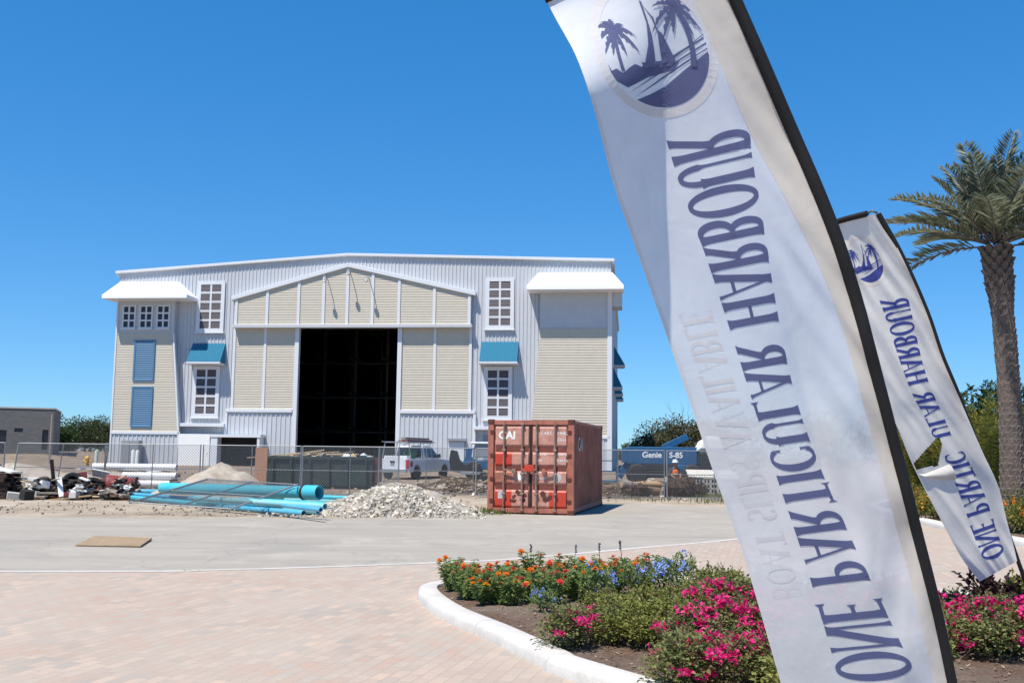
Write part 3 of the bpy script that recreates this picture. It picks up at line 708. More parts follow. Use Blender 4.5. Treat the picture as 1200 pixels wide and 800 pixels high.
# local: x across the doors, y into the container
mb = MB()
for x in (0, CW-.16): mb.box(x,.02,.0,x+.16,.2,CH); mb.box(x,CL-.16,0,x+.16,CL,CH)
mb.box(.16,.03,CH-.14,CW-.16,.16,CH-.01); mb.box(.16,.03,.02,CW-.16,.16,.15)
for x in (0.005, CW-.085): mb.box(x,.2,.03,x+.08,CL-.16,.17); mb.box(x,.2,CH-.09,x+.08,CL-.16,CH-.01)
mb.box(.16,CL-.12,.03,CW-.16,CL-.01,.17); mb.box(.16,CL-.12,CH-.1,CW-.16,CL-.01,CH-.01)
mb.build('frame', 'container_red', K, bevel=.008)
for x in (-.008, CW-.17):
    for y in (-.0, CL-.17):
        for z in (-.01, CH-.11):
            mb = MB(); mb.box(x,y,z,x+.178,y+.178,z+.12); o = mb.build('corner_casting', 'container_dark', K, bevel=.008)
def corr_side(mb, x0, y0, y1, z0, z1, sgn):
    pts = []; y = y0; p = .278
    while y < y1:
        for o, d in ((0,0),(.07,0),(.14,-.036),(.21,-.036),(.278,0)):
            if y+o <= y1: pts.append((y+o, d))
        y += p
    vs = []
    for yy, d in pts: vs += [(x0+sgn*d, yy, z0), (x0+sgn*d, yy, z1)]
    f = [(2*i,2*i+2,2*i+3,2*i+1) for i in range(len(pts)-1)]
    mb.add(vs, f if sgn > 0 else [q[::-1] for q in f])
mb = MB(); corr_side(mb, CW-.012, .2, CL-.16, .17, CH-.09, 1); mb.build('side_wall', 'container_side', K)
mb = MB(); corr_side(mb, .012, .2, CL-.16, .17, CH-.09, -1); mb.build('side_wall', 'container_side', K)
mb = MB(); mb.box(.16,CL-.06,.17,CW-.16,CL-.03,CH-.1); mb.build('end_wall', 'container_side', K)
mb = MB(); mb.box(.09,.2,CH-.06,CW-.09,CL-.16,CH-.03); mb.build('roof', 'container_red', K)
mb = MB(); mb.box(.05,.2,.12,CW-.05,CL-.16,.165)
for i in range(10): mb.box(.1,.5+i*.55,.03,CW-.1,.56+i*.55,.12)
mb.build('floor', 'container_dark', K)
mat('container_band', (.17,.045,.03), .65, .2, 1)
# doors: pressed panels between recessed dark bands
mid = CW/2
rows = [(.20,.62),(.84,1.14),(1.34,1.66),(1.88,2.38)]
for d, (x0, x1) in enumerate(((.165, mid-.012), (mid+.012, CW-.165))):
    mb = MB(); mb.box(x0,.075,.16,x1,.11,CH-.15); mb.build_name = 0
    dr = mb.build('door', 'container_red', K)
    for a, b in ((.665,.795),(1.18,1.30),(1.70,1.84)): bands = MB(); bands.box(x0+.06,.060,a,x1-.06,.0745,b); bands.build('pressed_band', 'container_band', dr)
    cols = [(x0+.05, x0+(x1-x0)/2), (x0+(x1-x0)/2+.003, x1-.05)]
    look = [['container_bright','container_pale'],['container_red','container_pale'],['container_bright','container_pale'],['container_pale','container_pale']] if d == 0 else [['container_pale','container_bright'],['container_pale','container_pale'],['container_pale','container_pale'],['container_pale','container_pale']]
    for r, (a, b) in enumerate(rows):
        for c, (u0, u1) in enumerate(cols):
            mb = MB(); mb.add([(u0,.072,a-.04),(u1,.072,a-.04),(u1,.035,a+.02),(u0,.035,a+.02),(u1,.035,b-.02),(u0,.035,b-.02),(u1,.072,b+.04),(u0,.072,b+.04)],[(0,1,2,3),(3,2,4,5),(5,4,6,7),(0,3,5,7),(1,6,4,2)])
            mb.build('door_panel', look[r][c], dr)
    gk = MB(); xg = x1-.0 if d == 0 else x0; gk.box(xg-.02,.05,.17,xg+.02,.115,CH-.16); gk.build('gasket', 'rubber', dr)
    for k, x in enumerate((x0+.30, x1-.22) if d == 0 else (x0+.16, x1-.36)):
        rd = MB(); rd.cyl((x,-.02,.07),(x,-.02,CH-.06),.024,n=8); rod = rd.build('lock_rod', 'rust_steel', dr, smooth=True)
        br_ = MB()
        for z in (.10,.55,1.1,1.75,CH-.12): br_.box(x-.05,-.05,z-.03,x+.05,.034,z+.03)
        br_.build('rod_bracket', 'rust_steel', rod, bevel=.006)
        if True:
            hd = MB(); s_ = 1 if d == 0 else -1; hd.bar((x,-.06,1.22),(x+s_*.34,-.065,1.16),.03,.05); hd.box(x+s_*.3-.05,-.07,1.1,x+s_*.3+.05,.03,1.24); hd.build('handle', 'container_red' if k else 'rust_steel', rod)
    xh = x0-.04 if d == 0 else x1+.04
    for z in (.35,.95,1.6,2.25): hg = MB(); hg.box(xh-.06,.0,z-.05,xh+.06,.07,z+.05); hg.build('hinge', 'container_dark', dr, bevel=.006)
mb = MB(); mb.box(mid-.16,-.085,1.16,mid+.12,-.02,1.34); mb.build('lock_box', 'container_bright', K, bevel=.01)
# markings on the doors (flat in x,z, standing just off the panels)
MX = lambda x, z, y=.030: Matrix.Translation((x,y,z)) @ Matrix.Rotation(math.pi/2,4,'X')
mb = MB()
textmesh('CAI', .30, mb, MX(.30,2.06), .010)
textmesh('CAIU', .13, mb, MX(1.50,2.18)); textmesh('240628', .13, mb, MX(1.96,2.18)); textmesh('22G1', .12, mb, MX(1.96,2.00))
for i, (a, b) in enumerate((('MAX.GR.','30480 KG'),('TARE','2180 KG'))):
    textmesh(a, .085, mb, MX(1.36,1.60-.16*i)); textmesh(b, .085, mb, MX(1.96,1.60-.16*i))
textmesh('NET', .085, mb, MX(1.36,1.10)); textmesh('CU.CAP.', .085, mb, MX(1.36,.95))
mb.build('lettering', 'white_paint', K)
mb = MB(); n_ = 20; cx, cz = .93, 1.02; vs = [(cx+.085*math.cos(2*math.pi*i/n_), .030, cz+.115*math.sin(2*math.pi*i/n_)) for i in range(n_)]; mb.add(vs,[tuple(range(n_))]); mb.build('round_sticker', 'white_paint', K)
mb = MB(); mb.add([(.30,.030,.40),(.50,.030,.41),(.495,.030,.64),(.295,.030,.63)],[(0,1,2,3)]); mb.build('square_sticker', 'sticker_grey', K)
mb = MB(); vs = [(1.97+.12*math.cos(2*math.pi*i/n_), .030, 1.0+.13*math.sin(2*math.pi*i/n_)) for i in range(n_)]; mb.add(vs,[tuple(range(n_))]); mb.build('worn_sticker', 'sticker_grey', K)
def smear(x, z, seed):
    r2 = random.Random(seed); mb = MB()
    for i in range(9):
        a, b = x+r2.uniform(-.18,.18), z+r2.uniform(-.15,.15); pts = []
        for k in range(9):
            t = 2*math.pi*k/9; rr = r2.uniform(.03,.075); pts.append((a+1.4*rr*math.cos(t), .031+.0003*i, b+rr*math.sin(t)))
        mb.add(pts,[tuple(range(9))])
    mb.build('scraped_patch', 'container_dark', K)
smear(.90,.48,5); smear(1.62,.50,9)
mb = MB(); textmesh('CAI', .55, mb, Matrix.Translation((CW+.004,.75,1.75)) @ Matrix.Rotation(math.pi/2,4,'Z') @ Matrix.Rotation(math.pi/2,4,'X'), .01); mb.build('side_lettering', 'sticker_grey', K)

# ------------------------------------------------------------------ chain link fence
FY = 39.6
def fence_panel(name, p0, p1, h, label, group='chain link panels of the site fence', lean=(0,0,0), wire=.0085):
    p0, p1 = V(p0), V(p1); L = (p1-p0).length
    t = thing(name, label, 'fence', p0); d = (p1-p0); a = d.normalized(); up = (V((0,0,1))+V(lean)).normalized()
    n = a.cross(up)
    P = lambda s, z: a*s+up*z
    for s in (0, L/2, L):
        mb = MB(); mb.cyl(P(s,0), P(s,h+.02), .026 if s in (0,L) else .020, n=7); mb.build('post', 'galvanised', t, smooth=True)
    for z in (.06, h*.5, h):
        mb = MB(); mb.cyl(P(0,z), P(L,z), .017, n=6); mb.build('rail', 'galvanised', t, smooth=True)
    mb = MB(); pit = .105; w = wire
    for sg in (1, -1):
        s = -h if sg > 0 else 0
        while s < (L if sg > 0 else L+h):
            # line from (s,0) going sg; clip to the panel
            a0, z0 = s, 0.0; a1, z1 = s+sg*h, h
            lo = max(0, -a0*sg if sg > 0 else a0-L); hi = min(h, (L-a0) if sg > 0 else a0)
            if hi-lo > .02: mb.bar(P(a0+sg*lo, lo)+n*.03, P(a0+sg*hi, hi)+n*.03, w, w, n)
            s += pit
    mb.build('wire_mesh', 'galv_wire', t)
    return t
def fp(px, Y): p = gat(px, Y); p.z += .03; return p
spans = [(-105,11,.03,0),(21,126,0,-.12),(128,239,0,0),(242,356,0,0),(358,470,-.02,0),(447,557,.0,.05),(560,668,0,0),(671,779,0,0),(782,892,0,0),(895,1010,0,0)]
labs = ['chain link fence panel behind the dark pallet stack','leaning chain link fence panel between the block building and the hall','chain link fence panel before the white door of the hall','chain link fence panel before the entrance porch and sand pile','chain link fence panel in front of the dark green dumpster','chain link fence panel in front of the silver pickup truck','chain link fence panel behind the red container','chain link fence panel just beside the back of the red container','chain link fence panel before the crouching worker in orange vest','chain link fence panel hidden behind the large banner']
for i, ((a, b, dy, ln), l) in enumerate(zip(spans, labs)):
    Y = FY+(1.6 if i == 5 else 0)+dy
    p0, p1 = fp(a, Y), fp(b, Y-(.9 if i == 4 else 0)); 
    if i == 1: p0.x -= 0
    if i == 9: continue
    q = fence_panel('fence_panel', p0, p1, 1.83, l, lean=(.10 if i == 1 else 0, 0, 0))
# the panel lying over the pipes
q0, q1, q2 = at(152,589,26.3), at(256,594,26.0), at(335,566,29.2)
fence_panel('fence_panel', q0, V((q1.x+.3,q1.y,q1.z-.05)), 3.4, 'fallen chain link fence panel lying flat over the turquoise pipes', lean=(1.0, 3.2, -.47), wire=.0054)

# ------------------------------------------------------------------ pipes on the verge
def pipe_thing(mat_, p0, p1, r, label, group, collar=False, cat='pipe', name='pipe'):
    p0, p1 = V(p0), V(p1); c = (p0+p1)/2; mb = MB(); mb.pipe(p0-c, p1-c, r, max(.012, r*.10), 18)
    o = mb.build(name, mat_, smooth=True, loc=c); tag(o, label, cat, group)
    if collar:
        d = (p1-p0).normalized(); mb = MB(); mb.pipe(p1-c-d*.46, p1-c+d*.04, r*1.22, r*.16, 22); mb.build('collar', mat_, o, smooth=True)
        mb = MB(); mb.pipe(p1-c-d*.53, p1-c-d*.45, r*1.28, r*.25, 22); mb.build('seal_ring', 'rubber', o, smooth=True)
    return o
GP = 'turquoise plastic pipes on the verge'
def pp(px, py, z): return gnd(px, py, z)
# (x0, y0) .. (x1, y1) give where the pipe lies on the ground
prs = [('pipe_turquoise',(190,571.5,32),(373,577,29),.17,.62,'thick turquoise pipe on top of the heap with a wide collar end',True),
       ('pipe_turquoise',(128,580),(262,593),.075,.10,'turquoise pipe at the left end of the heap nearest the junk',False),
       ('pipe_blue',(136,577),(300,590),.06,.20,'thin blue pipe beneath the left part of the fallen fence panel',False),
       ('pipe_blue',(240,592),(356,601),.075,.08,'blue pipe along the road edge in front of the heap',False),
       ('pipe_pale',(262,590),(373,598.5),.085,.13,'pale turquoise pipe in front with a dark open end under the thick collar',False),
       ('pipe_turquoise',(232,587),(372,594.5),.09,.20,'turquoise pipe second from the front of the heap',False),
       ('pipe_pale',(225,583),(381,593),.07,.34,'pale turquoise pipe resting on the others under the thick pipe',False),
       ('pipe_blue',(300,588),(376,597),.055,.30,'short blue pipe poking out below the thick collar',False),
       ('pipe_turquoise',(285,586),(430,594.5),.095,.10,'long turquoise pipe reaching right toward the rubble pile',False),
       ('pipe_pale',(295,583),(428,588),.10,.14,'pale turquoise pipe reaching farthest right into the rubble edge',False),
       ('pipe_turquoise',(280,579),(436,584),.065,.28,'thin turquoise pipe behind the two reaching right',False),
       ('pipe_blue',(150,575),(330,581),.08,.24,'blue pipe at the back of the heap under the fallen panel',False)]
for m, a, b, r, z, l, col in prs:
    pipe_thing(m, at(*a) if len(a) == 3 else pp(*a, z), at(*b) if len(b) == 3 else pp(*b, z), r, l, GP, col)
GW = 'white pipes stacked behind the fence'
for i, (ya, z, x0, x1, l) in enumerate(((44.2,.86,115,212,'topmost white pipe of the stack left of the sand pile'),(44.0,.50,150,212,'middle white pipe of the stack left of the sand pile'),(43.8,.17,168,205,'lowest white pipe of the stack left of the sand pile'))):
    p0 = gat(x0, ya); p1 = gat(x1, ya); p0.z = p1.z = z+.05; pipe_thing('pipe_white', p0, p1, .155, l, GW)
for i, px in enumerate((172, 200)):
    p = gat(px, 44.4); mb = MB(); mb.box(-.1,-.3,-.1,.1,.25,.72); tag(mb.build('timber_bearer', 'timber_grey', loc=(p.x,p.y,p.z), bevel=.01), 'stack of timber bearers under the white pipes, '+('left one' if i == 0 else 'by their dark ends'), 'timber')

# ------------------------------------------------------------------ heaps
def heap(name, m, c, rx, ry, h, seed, label, cat, kind=None, n=40, pk=(0,0), pw=1.25):
    mb = MB(); vs = []; R = 16
    for r in range(R+1):
        for k in range(n):
            t = 2*math.pi*k/n; q = r/R; qs = (math.sqrt(q*q+.035)-.187)/(math.sqrt(1.035)-.187); w = 1+.16*noise.noise(V((math.cos(t)*1.5,math.sin(t)*1.5,seed)))
            x, y = rx*q*w*math.cos(t)+pk[0]*(1-q), ry*q*w*math.sin(t)+pk[1]*(1-q)
            z = h*(1-qs**pw)*(.62+.38*(1-q))-.06*(q == 1)
            z += h*.20*noise.noise(V((x*1.4,y*1.4,seed)))*(1-q)**.5*min(1,q*4+.3)+h*.05*noise.noise(V((x*5,y*5,seed)))*(1-q)
            vs.append((x,y,z))
    fs = [(r*n+k, (r+1)*n+k, (r+1)*n+(k+1)%n, r*n+(k+1)%n) for r in range(R) for k in range(n)]
    mb.add(vs, fs); o = mb.build(name, m, smooth=True, loc=c, ang=80); tag(o, label, cat, kind=kind); return o, vs
p = gat(258, 34.5); heap('sand_pile', 'sand_pile', p, 2.6, 2.2, 1.22, 4, 'pale brown heap of sandy dirt behind the turquoise pipes', 'dirt heap', pk=(.1,.2), pw=1.0)
p = gat(468, 29.0); o, hv = heap('rubble', 'rubble_base', p, 2.5, 2.2, .74, 9, 'pale heap of broken limestone rubble left of the red container', 'rubble', 'stuff', pk=(.0,.3), pw=1.3)
mb = MB()
def stone(mb, c, r):
    # an angular little rock: eight jittered corners of a box
    h = [r*rnd.uniform(.6,1.2) for _ in range(3)]; R = Matrix.Rotation(rnd.uniform(0,6.3),3,'Z') @ Matrix.Rotation(rnd.uniform(0,3),3,'X')
    vs = [V(c)+R @ V((sx*h[0]*rnd.uniform(.55,1), sy*h[1]*rnd.uniform(.55,1), sz*h[2]*rnd.uniform(.5,.9))) for sz in (-1,1) for sx,sy in ((-1,-1),(1,-1),(1,1),(-1,1))]
    mb.add(vs,[(0,3,2,1),(4,5,6,7),(0,1,5,4),(1,2,6,5),(2,3,7,6),(3,0,4,7)])
for i in range(4200):
    t, q = rnd.uniform(0,6.283), rnd.random()**.62
    if rnd.random() < .25: q *= 1.12
    x, y = 2.5*q*math.cos(t), 2.2*q*math.sin(t)+.3*(1-q)
    z = .74*max(0,1-((math.sqrt(q*q+.035)-.187)/(math.sqrt(1.035)-.187))**1.3)*(.62+.38*max(0,1-q))
    stone(mb, (x,y,z+.01), rnd.choice((.03,.035,.04,.05,.06,.075)))
for i in range(500):
    x, y = rnd.uniform(-3.2,2.6), rnd.uniform(-2.7,-1.5)
    stone(mb, (x,y,.01), rnd.choice((.02,.03,.04)))
mb.build('stones', 'rubble_stone', o)['kind'] = 'stuff'
# scattered litter of the yard
mb = MB()
for i in range(1500):
    Y = rnd.uniform(26.5, 60); X = rnd.uniform(-.52, .18)*Y
    if X > -1.2 and Y < 37.5: continue
    stone(mb, (X,Y,gz(X,Y)+.02), rnd.choice((.02,.025,.03,.04) if Y < 37 else (.03,.04,.05,.07,.10)))
for i in range(260):
    Y = rnd.uniform(26.2, 30); X = rnd.uniform(-.52, -.03)*Y
    stone(mb, (X,Y,.015), rnd.choice((.012,.015,.02,.03)))
tag(mb.build('debris', 'litter_mix'), 'small stones and scraps scattered over the dirt of the building site', 'debris', kind='stuff')

# ------------------------------------------------------------------ dumpster
p0, p1 = gat(314, 45), gat(441, 45); L = (p1-p0).length
D = thing('dumpster', 'long dark green open roll-off dumpster full of scrap before the hangar door', 'dumpster', p0, R_(1))
mb = MB(); W_ = 2.3; H_ = 1.38
mb.add([(0.1,0,.15),(L-.1,0,.15),(L-.1,W_,.15),(.1,W_,.15),(0,-.06,H_),(L,-.06,H_),(L,W_+.06,H_),(0,W_+.06,H_),(.1,.04,H_),(L-.1,.04,H_),(L-.1,W_-.04,H_),(.1,W_-.04,H_),(.2,.1,1.0),(L-.2,.1,1.0),(L-.2,W_-.1,1.0),(.2,W_-.1,1.0)],
       [(3,2,1,0),(0,1,5,4),(1,2,6,5),(2,3,7,6),(3,0,4,7),(4,5,9,8),(5,6,10,9),(6,7,11,10),(7,4,8,11),(8,9,13,12),(9,10,14,13),(10,11,15,14),(11,8,12,15),(12,13,14,15)])
mb.build('bin_body', 'dumpster_green', D)
for i in range(6):
    mb = MB(); x = .35+i*(L-.7)/5; mb.bar((x,-.05,.16),(x,-.12,H_-.05),.11,.09,(1,0,0)); mb.build('side_rib', 'dumpster_green', D)
mb = MB(); mb.box(-.05,-.13,H_-.08,L+.05,-.01,H_+.04); mb.box(.2,.05,0,L-.2,.2,.15); mb.build('top_rail', 'dumpster_green', D)
mb = MB(); mb.box(L+.0,.1,.3,L+.12,W_-.1,H_); mb.build('end_gate', 'tank_red', D)
boards = [(.5,.9,3.0,.5,.1,'timber'),(1.2,.5,2.6,.0,.14,'timber_pale'),(2.0,1.0,2.4,-.3,.05,'timber'),(.9,1.4,2.8,.25,.08,'timber_pale'),(2.6,.6,1.6,.2,-.06,'timber'),(3.1,1.1,1.5,-.5,.12,'timber_grey'),(1.6,.8,2.0,.9,.1,'timber_pale'),(3.3,.5,1.4,.1,.02,'cardboard')]
for i, (x, y, l, a, tl, m) in enumerate(boards):
    mb = MB(); mb.obox((0,0,0),(l,.14,.045)); o = mb.build('scrap_board', m, loc=V((p0.x+x,p0.y+y,p0.z+1.46+.05*(i%3))), bevel=.004); o.rotation_euler = (.1,-tl,a)
    tag(o, 'scrap timber board lying in the heap on top of the dark dumpster', 'board', 'scrap boards in the dumpster')
for i in range(26):
    mb = MB(); x, y = rnd.uniform(.4, L-.3), rnd.uniform(.2,1.6); r = rnd.uniform(.09,.2); mb.blob((0,0,0), r, i, .5, 1, (1.2,1,.7)); o = mb.build('scrap_lump', rnd.choice(['rag_white','sticker_grey','timber_grey','cardboard','rag_white']), loc=(p0.x+x,p0.y+y,p0.z+1.32+rnd.uniform(.02,.15)))
    tag(o, 'pale lump of building rubbish piled among the boards in the dumpster', 'rubbish', 'rubbish lumps in the dumpster')
# plywood sheet standing by the dumpster
p = gat(309.5, 44.2); mb = MB(); mb.box(-.26,-.03,0,.26,.03,1.78); o = mb.build('plywood_sheet', 'plywood_red', loc=p, bevel=.004); o.rotation_euler = (-.06,0,0); tag(o, 'reddish brown plywood sheet standing upright at the left end of the dumpster', 'plywood')

# ------------------------------------------------------------------ pickup truck
tp = gat(462, 55.5); TR = thing('pickup_truck', 'silver white pickup truck with a ladder rack, tailgate toward the fence', 'truck', tp, R_(-22))
# local: y forward, origin under the rear bumper middle
def extr(mb, prof, x0, x1): # profile in (y,z)
    n = len(prof); vs = [(x0,y,z) for y,z in prof]+[(x1,y,z) for y,z in prof]
    mb.add(vs, [tuple(range(n)), tuple(range(2*n-1,n-1,-1))]+[(i,i+n,(i+1)%n+n,(i+1)%n) for i in range(n)])
hw = .96
def arch(yc, r=.45, z0=.42): return [(yc-r*math.cos(math.pi*i/8), z0+r*math.sin(math.pi*i/8)*.98) for i in range(9)]
body = [(.12,.42)]+arch(1.15)+arch(4.6)+[(5.4,.42),(5.5,.6),(5.5,.95),(5.3,1.08),(3.95,1.16),(2.25,1.16),(2.2,1.12),(.12,1.12)]
mb = MB(); extr(mb, body, -hw, -hw+.32); extr(mb, body, hw-.32, hw); extr(mb, [(2.2,.5),(5.45,.5),(5.45,.95),(5.3,1.075),(3.95,1.155),(2.2,1.155)], -hw+.32, hw-.32); extr(mb,[(.14,.55),(2.2,.55),(2.2,.66),(.14,.66)],-hw+.32,hw-.32); mb.build('body', 'truck_white', TR, bevel=.03)
cabp = [(1.95,1.17),(3.95,1.17),(3.25,1.80),(3.0,1.86),(2.2,1.86),(2.04,1.80)]
mb = MB(); n = len(cabp); xs = [(-.93,-.78)] 
vs = []
for s in (-1,1):
    for y,z in cabp: vs.append((s*(.93-.17*max(0,(z-1.17)/.69)),y,z))
mb.add(vs,[tuple(range(n)),tuple(range(2*n-1,n-1,-1))]+[(i,i+n,(i+1)%n+n,(i+1)%n) for i in range(n)]); cab = mb.build('cab', 'truck_white', TR, bevel=.03)
for s in (-1,1):
    X = lambda z: s*(.938-.17*max(0,(z-1.17)/.69)); mb = MB()
    q = [(2.12,1.22),(2.40,1.22),(2.40,1.74),(2.2,1.74)]; mb.add([(X(z),y,z) for y,z in q],[(0,1,2,3) if s > 0 else (3,2,1,0)])
    mb.build('side_glass', 'glass_dark', cab); mb = MB()
    q = [(2.48,1.22),(2.96,1.22),(2.96,1.74),(2.48,1.74)]; mb.add([(X(z),y,z) for y,z in q],[(0,1,2,3) if s > 0 else (3,2,1,0)])
    mb.build('side_glass', 'glass_dark', cab); mb = MB()
    q = [(3.04,1.22),(3.74,1.22),(3.26,1.70),(3.04,1.74)]; mb.add([(X(z),y,z) for y,z in q],[(0,1,2,3) if s > 0 else (3,2,1,0)])
    mb.build('side_glass', 'glass_dark', cab)
mb = MB(); mb.add([(-.78,1.945,1.22),(.78,1.945,1.22),(.68,2.035,1.76),(-.68,2.035,1.76)],[(0,1,2,3)]); mb.build('rear_glass', 'glass_dark', cab)
mb = MB(); mb.add([(-.78,3.86,1.26),(.78,3.86,1.26),(.66,3.33,1.76),(-.66,3.33,1.76)],[(3,2,1,0)]); mb.build('windscreen', 'glass_dark', cab)
mb = MB(); mb.box(-.80,.06,.56,.80,.13,1.13); tg = mb.build('tailgate', 'truck_white', TR, bevel=.025)
mb = MB(); mb.box(-.14,.03,.92,.14,.061,1.02); mb.build('handle', 'black_metal', tg)
mb = MB(); mb.box(-.10,.03,.80,.10,.058,.86); mb.build('badge', 'chrome', tg)
for s in (-1,1):
    mb = MB(); mb.box(s*.88-.075,.07,.62,s*.88+.075,.13,1.10); mb.build('tail_light', 'red_light', TR, bevel=.015)
    mb = MB(); mb.box(s*1.04-.1,3.55,1.20,s*1.04+.1,3.65,1.42); mb.build('wing_mirror', 'black_metal', TR, bevel=.02)
    mb = MB(); mb.box(s*.97-.008,.2,.92,s*.97+.008,.75,1.05) if False else mb.lathe([(0,0),(.16,0),(.16,.012),(0,.012)],16); mb.T=None
    o = mb.build('round_decal', 'red_light', TR); o.rotation_euler = (0,s*math.pi/2,0); o.location = (s*(hw+.002),.42,.86)
mb = MB(); mb.box(-.92,-.10,.40,.92,.06,.58); mb.box(-.14,-.115,.44,.14,-.1,.55); mb.build('rear_bumper', 'chrome', TR, bevel=.03)
for s in (-1,1):
    for y in (1.15,4.6):
        t = MB(); t.lathe([(.20,-.12),(.34,-.125),(.385,-.08),(.385,.08),(.34,.125),(.20,.12)],22); w = t.build('wheel', 'rubber', TR, smooth=True); w.rotation_euler = (0,math.pi/2,0); w.location = (s*.84,y,.385)
        r = MB(); r.lathe([(.0,-.10),(.21,-.10),(.21,.10),(.0,.10)],16); r.build('rim', 'chrome', w, smooth=True)
mb = MB()
for y in (.5,1.9,3.2):
    for s in (-1,1): mb.bar((s*.88,y if y < 3 else 2.6,1.13 if y < 3 else 1.8),(s*.72,y,2.02),.045)
    mb.bar((-.78,y,2.03),(.78,y,2.03),.05)
for s in (-1,1): mb.bar((s*.74,.2,2.06),(s*.74,3.6,2.06),.05)
mb.build('ladder_rack', 'galvanised', TR)
mb = MB(); mb.box(-.70,.35,1.12,.70,.80,1.30); mb.build('tool_box', 'white_paint', TR, bevel=.02)
M_ = TR.matrix_basis.copy() if False else Matrix.Translation(tp) @ Matrix.Rotation(R_(-22),4,'Z')
for i, (x, z, l, w) in enumerate(((.45,2.13,3.0,.3),(.1,2.12,2.8,.26),(.3,2.25,2.9,.28))):
    mb = MB(); mb.box(-w/2,-l/2,-.05,w/2,l/2,.05); o = mb.build('roof_load_plank', 'timber_grey' if i else 'tank_red', bevel=.006); o.location = M_ @ V((x,2.1,z)); o.rotation_euler = (0,0,R_(-22))
    tag(o, ['dark red plank on the right side of the ladder rack','grey plank at the middle of the ladder rack','grey plank on top of the other planks of the ladder rack'][i], 'plank', 'planks on the truck rack')
mb = MB(); mb.blob((0,0,0),.30,4,.4,2,(1,1,.9)); o = mb.build('green_bundle', 'dumpster_green'); MATS['bundle_green'] = mat('bundle_green',(.03,.16,.07),.7); o.data.materials[0] = MATS['bundle_green']; o.location = M_ @ V((.35,1.5,1.40)); tag(o,'green bundle lying in the bed of the silver pickup truck','bundle')
# ------------------------------------------------------------------ blue loader behind the container
lp = gat(556, 58); LD = thing('wheel_loader', 'blue and grey loader with a dark bucket, left of the red container', 'loader', lp, 0)
mb = MB(); mb.prism([(-.6,.55),(2.3,.5),(2.3,1.25),(1.2,1.3),(.9,1.1),(-.6,.95)],-.7,.7); mb.build('chassis', 'machine_blue', LD, bevel=.04)
mb = MB(); mb.prism([(.0,1.2),(1.75,1.25),(1.65,1.95),(.12,1.95)],-.6,.6); mb.build('cab', 'machine_grey', LD, bevel=.04)
mb = MB(); mb.box(-.1,-.72,1.95,1.85,.72,2.07); mb.build('cab_roof', 'rag_white', LD, bevel=.04)
mb = MB(); mb.prism([(-1.2,.45),(-.35,.3),(-.3,.7),(-.75,1.05),(-.9,1.55),(-1.2,1.62),(-1.28,1.1)],-.9,.9); mb.build('bucket', 'machine_black', LD, bevel=.03)
mb = MB(); mb.prism([(-.75,.55),(-.15,.45),(.25,1.0),(-.1,1.25),(-.02,1.75),(-.35,1.75),(-.4,1.2)],-.62,-.44); mb.prism([(-.75,.55),(-.15,.45),(.25,1.0),(-.1,1.25),(-.02,1.75),(-.35,1.75),(-.4,1.2)],.44,.62); mb.build('lift_arm', 'machine_blue', LD)
mb = MB(); mb.box(.95,-.3,2.071,1.5,.3,2.75); mb.build('blue_cover', 'machine_blue', LD, bevel=.08)
for x in (.05,1.75):
    for y in (-.75,.75):
        t = MB(); t.lathe([(.18,-.17),(.44,-.17),(.50,-.1),(.50,.1),(.44,.17),(.18,.17)],18); w = t.build('wheel', 'rubber', LD, smooth=True); w.rotation_euler = (math.pi/2,0,0); w.location = (x,y,.5)
        r = MB(); r.lathe([(0,-.14),(.2,-.14),(.2,.14),(0,.14)],12); r.build('rim', 'machine_grey', w, smooth=True)
# flat trailer under it
mb = MB(); q = gat(563, 56.4); t = thing('flat_trailer', 'low flat grey trailer standing before the blue loader', 'trailer', q)
mb.box(-1.0,-.6,.32,2.2,.4,.45); mb.build('deck', 'machine_grey', t, bevel=.01)
for x in (.3,1.1):
    w_ = MB(); w_.cyl((x,-.72,.25),(x,-.56,.25),.25,n=16); w_.build('wheel', 'rubber', t, smooth=True)

# ------------------------------------------------------------------ blue boom lift
bp = gat(775, 54); BL = thing('boom_lift', 'large blue boom lift with white lettering along its folded boom', 'boom lift', bp, R_(-4))
mb = MB(); mb.box(-1.75,-.36,1.05,1.85,.36,1.95); mb.build('boom', 'machine_blue', BL, bevel=.03)
mb = MB(); mb.box(1.85,-.3,1.1,2.7,.3,1.85); mb.box(-2.05,-.30,1.12,-1.752,.30,1.88); mb.build('inner_boom', 'machine_blue', BL, bevel=.02)
mb = MB(); mb.bar((-1.2,.0,1.85),(-2.2,0,.35),.35,.3,(0,1,0)); mb.build('jib_arm', 'machine_blue', BL, bevel=.02)
mb = MB(); mb.bar((.15,.6,1.9),(1.45,.6,2.52),.35,.26,(0,1,0)); mb.build('upper_arm', 'machine_blue', BL, bevel=.02)
mb = MB(); mb.box(-1.5,-.75,.35,1.9,.75,.72); mb.box(-.9,-.6,.72,1.4,.6,1.04); mb.build('chassis', 'machine_black', BL, bevel=.03)
mb = MB(); mb.box(.8,-.78,.72,1.75,.5,1.049); mb.build('engine_cover', 'machine_blue', BL, bevel=.04)
mb = MB(); mb.box(1.9,-.9,.45,3.4,.9,1.75); mb.build('counterweight', 'machine_black', BL, bevel=.12)
mb = MB(); mb.prism([(1.75,1.75),(2.0,2.25),(2.5,2.55),(3.0,2.5),(3.2,1.8)],-.7,.8); mb.build('white_cowl', 'rag_white', BL, bevel=.15)
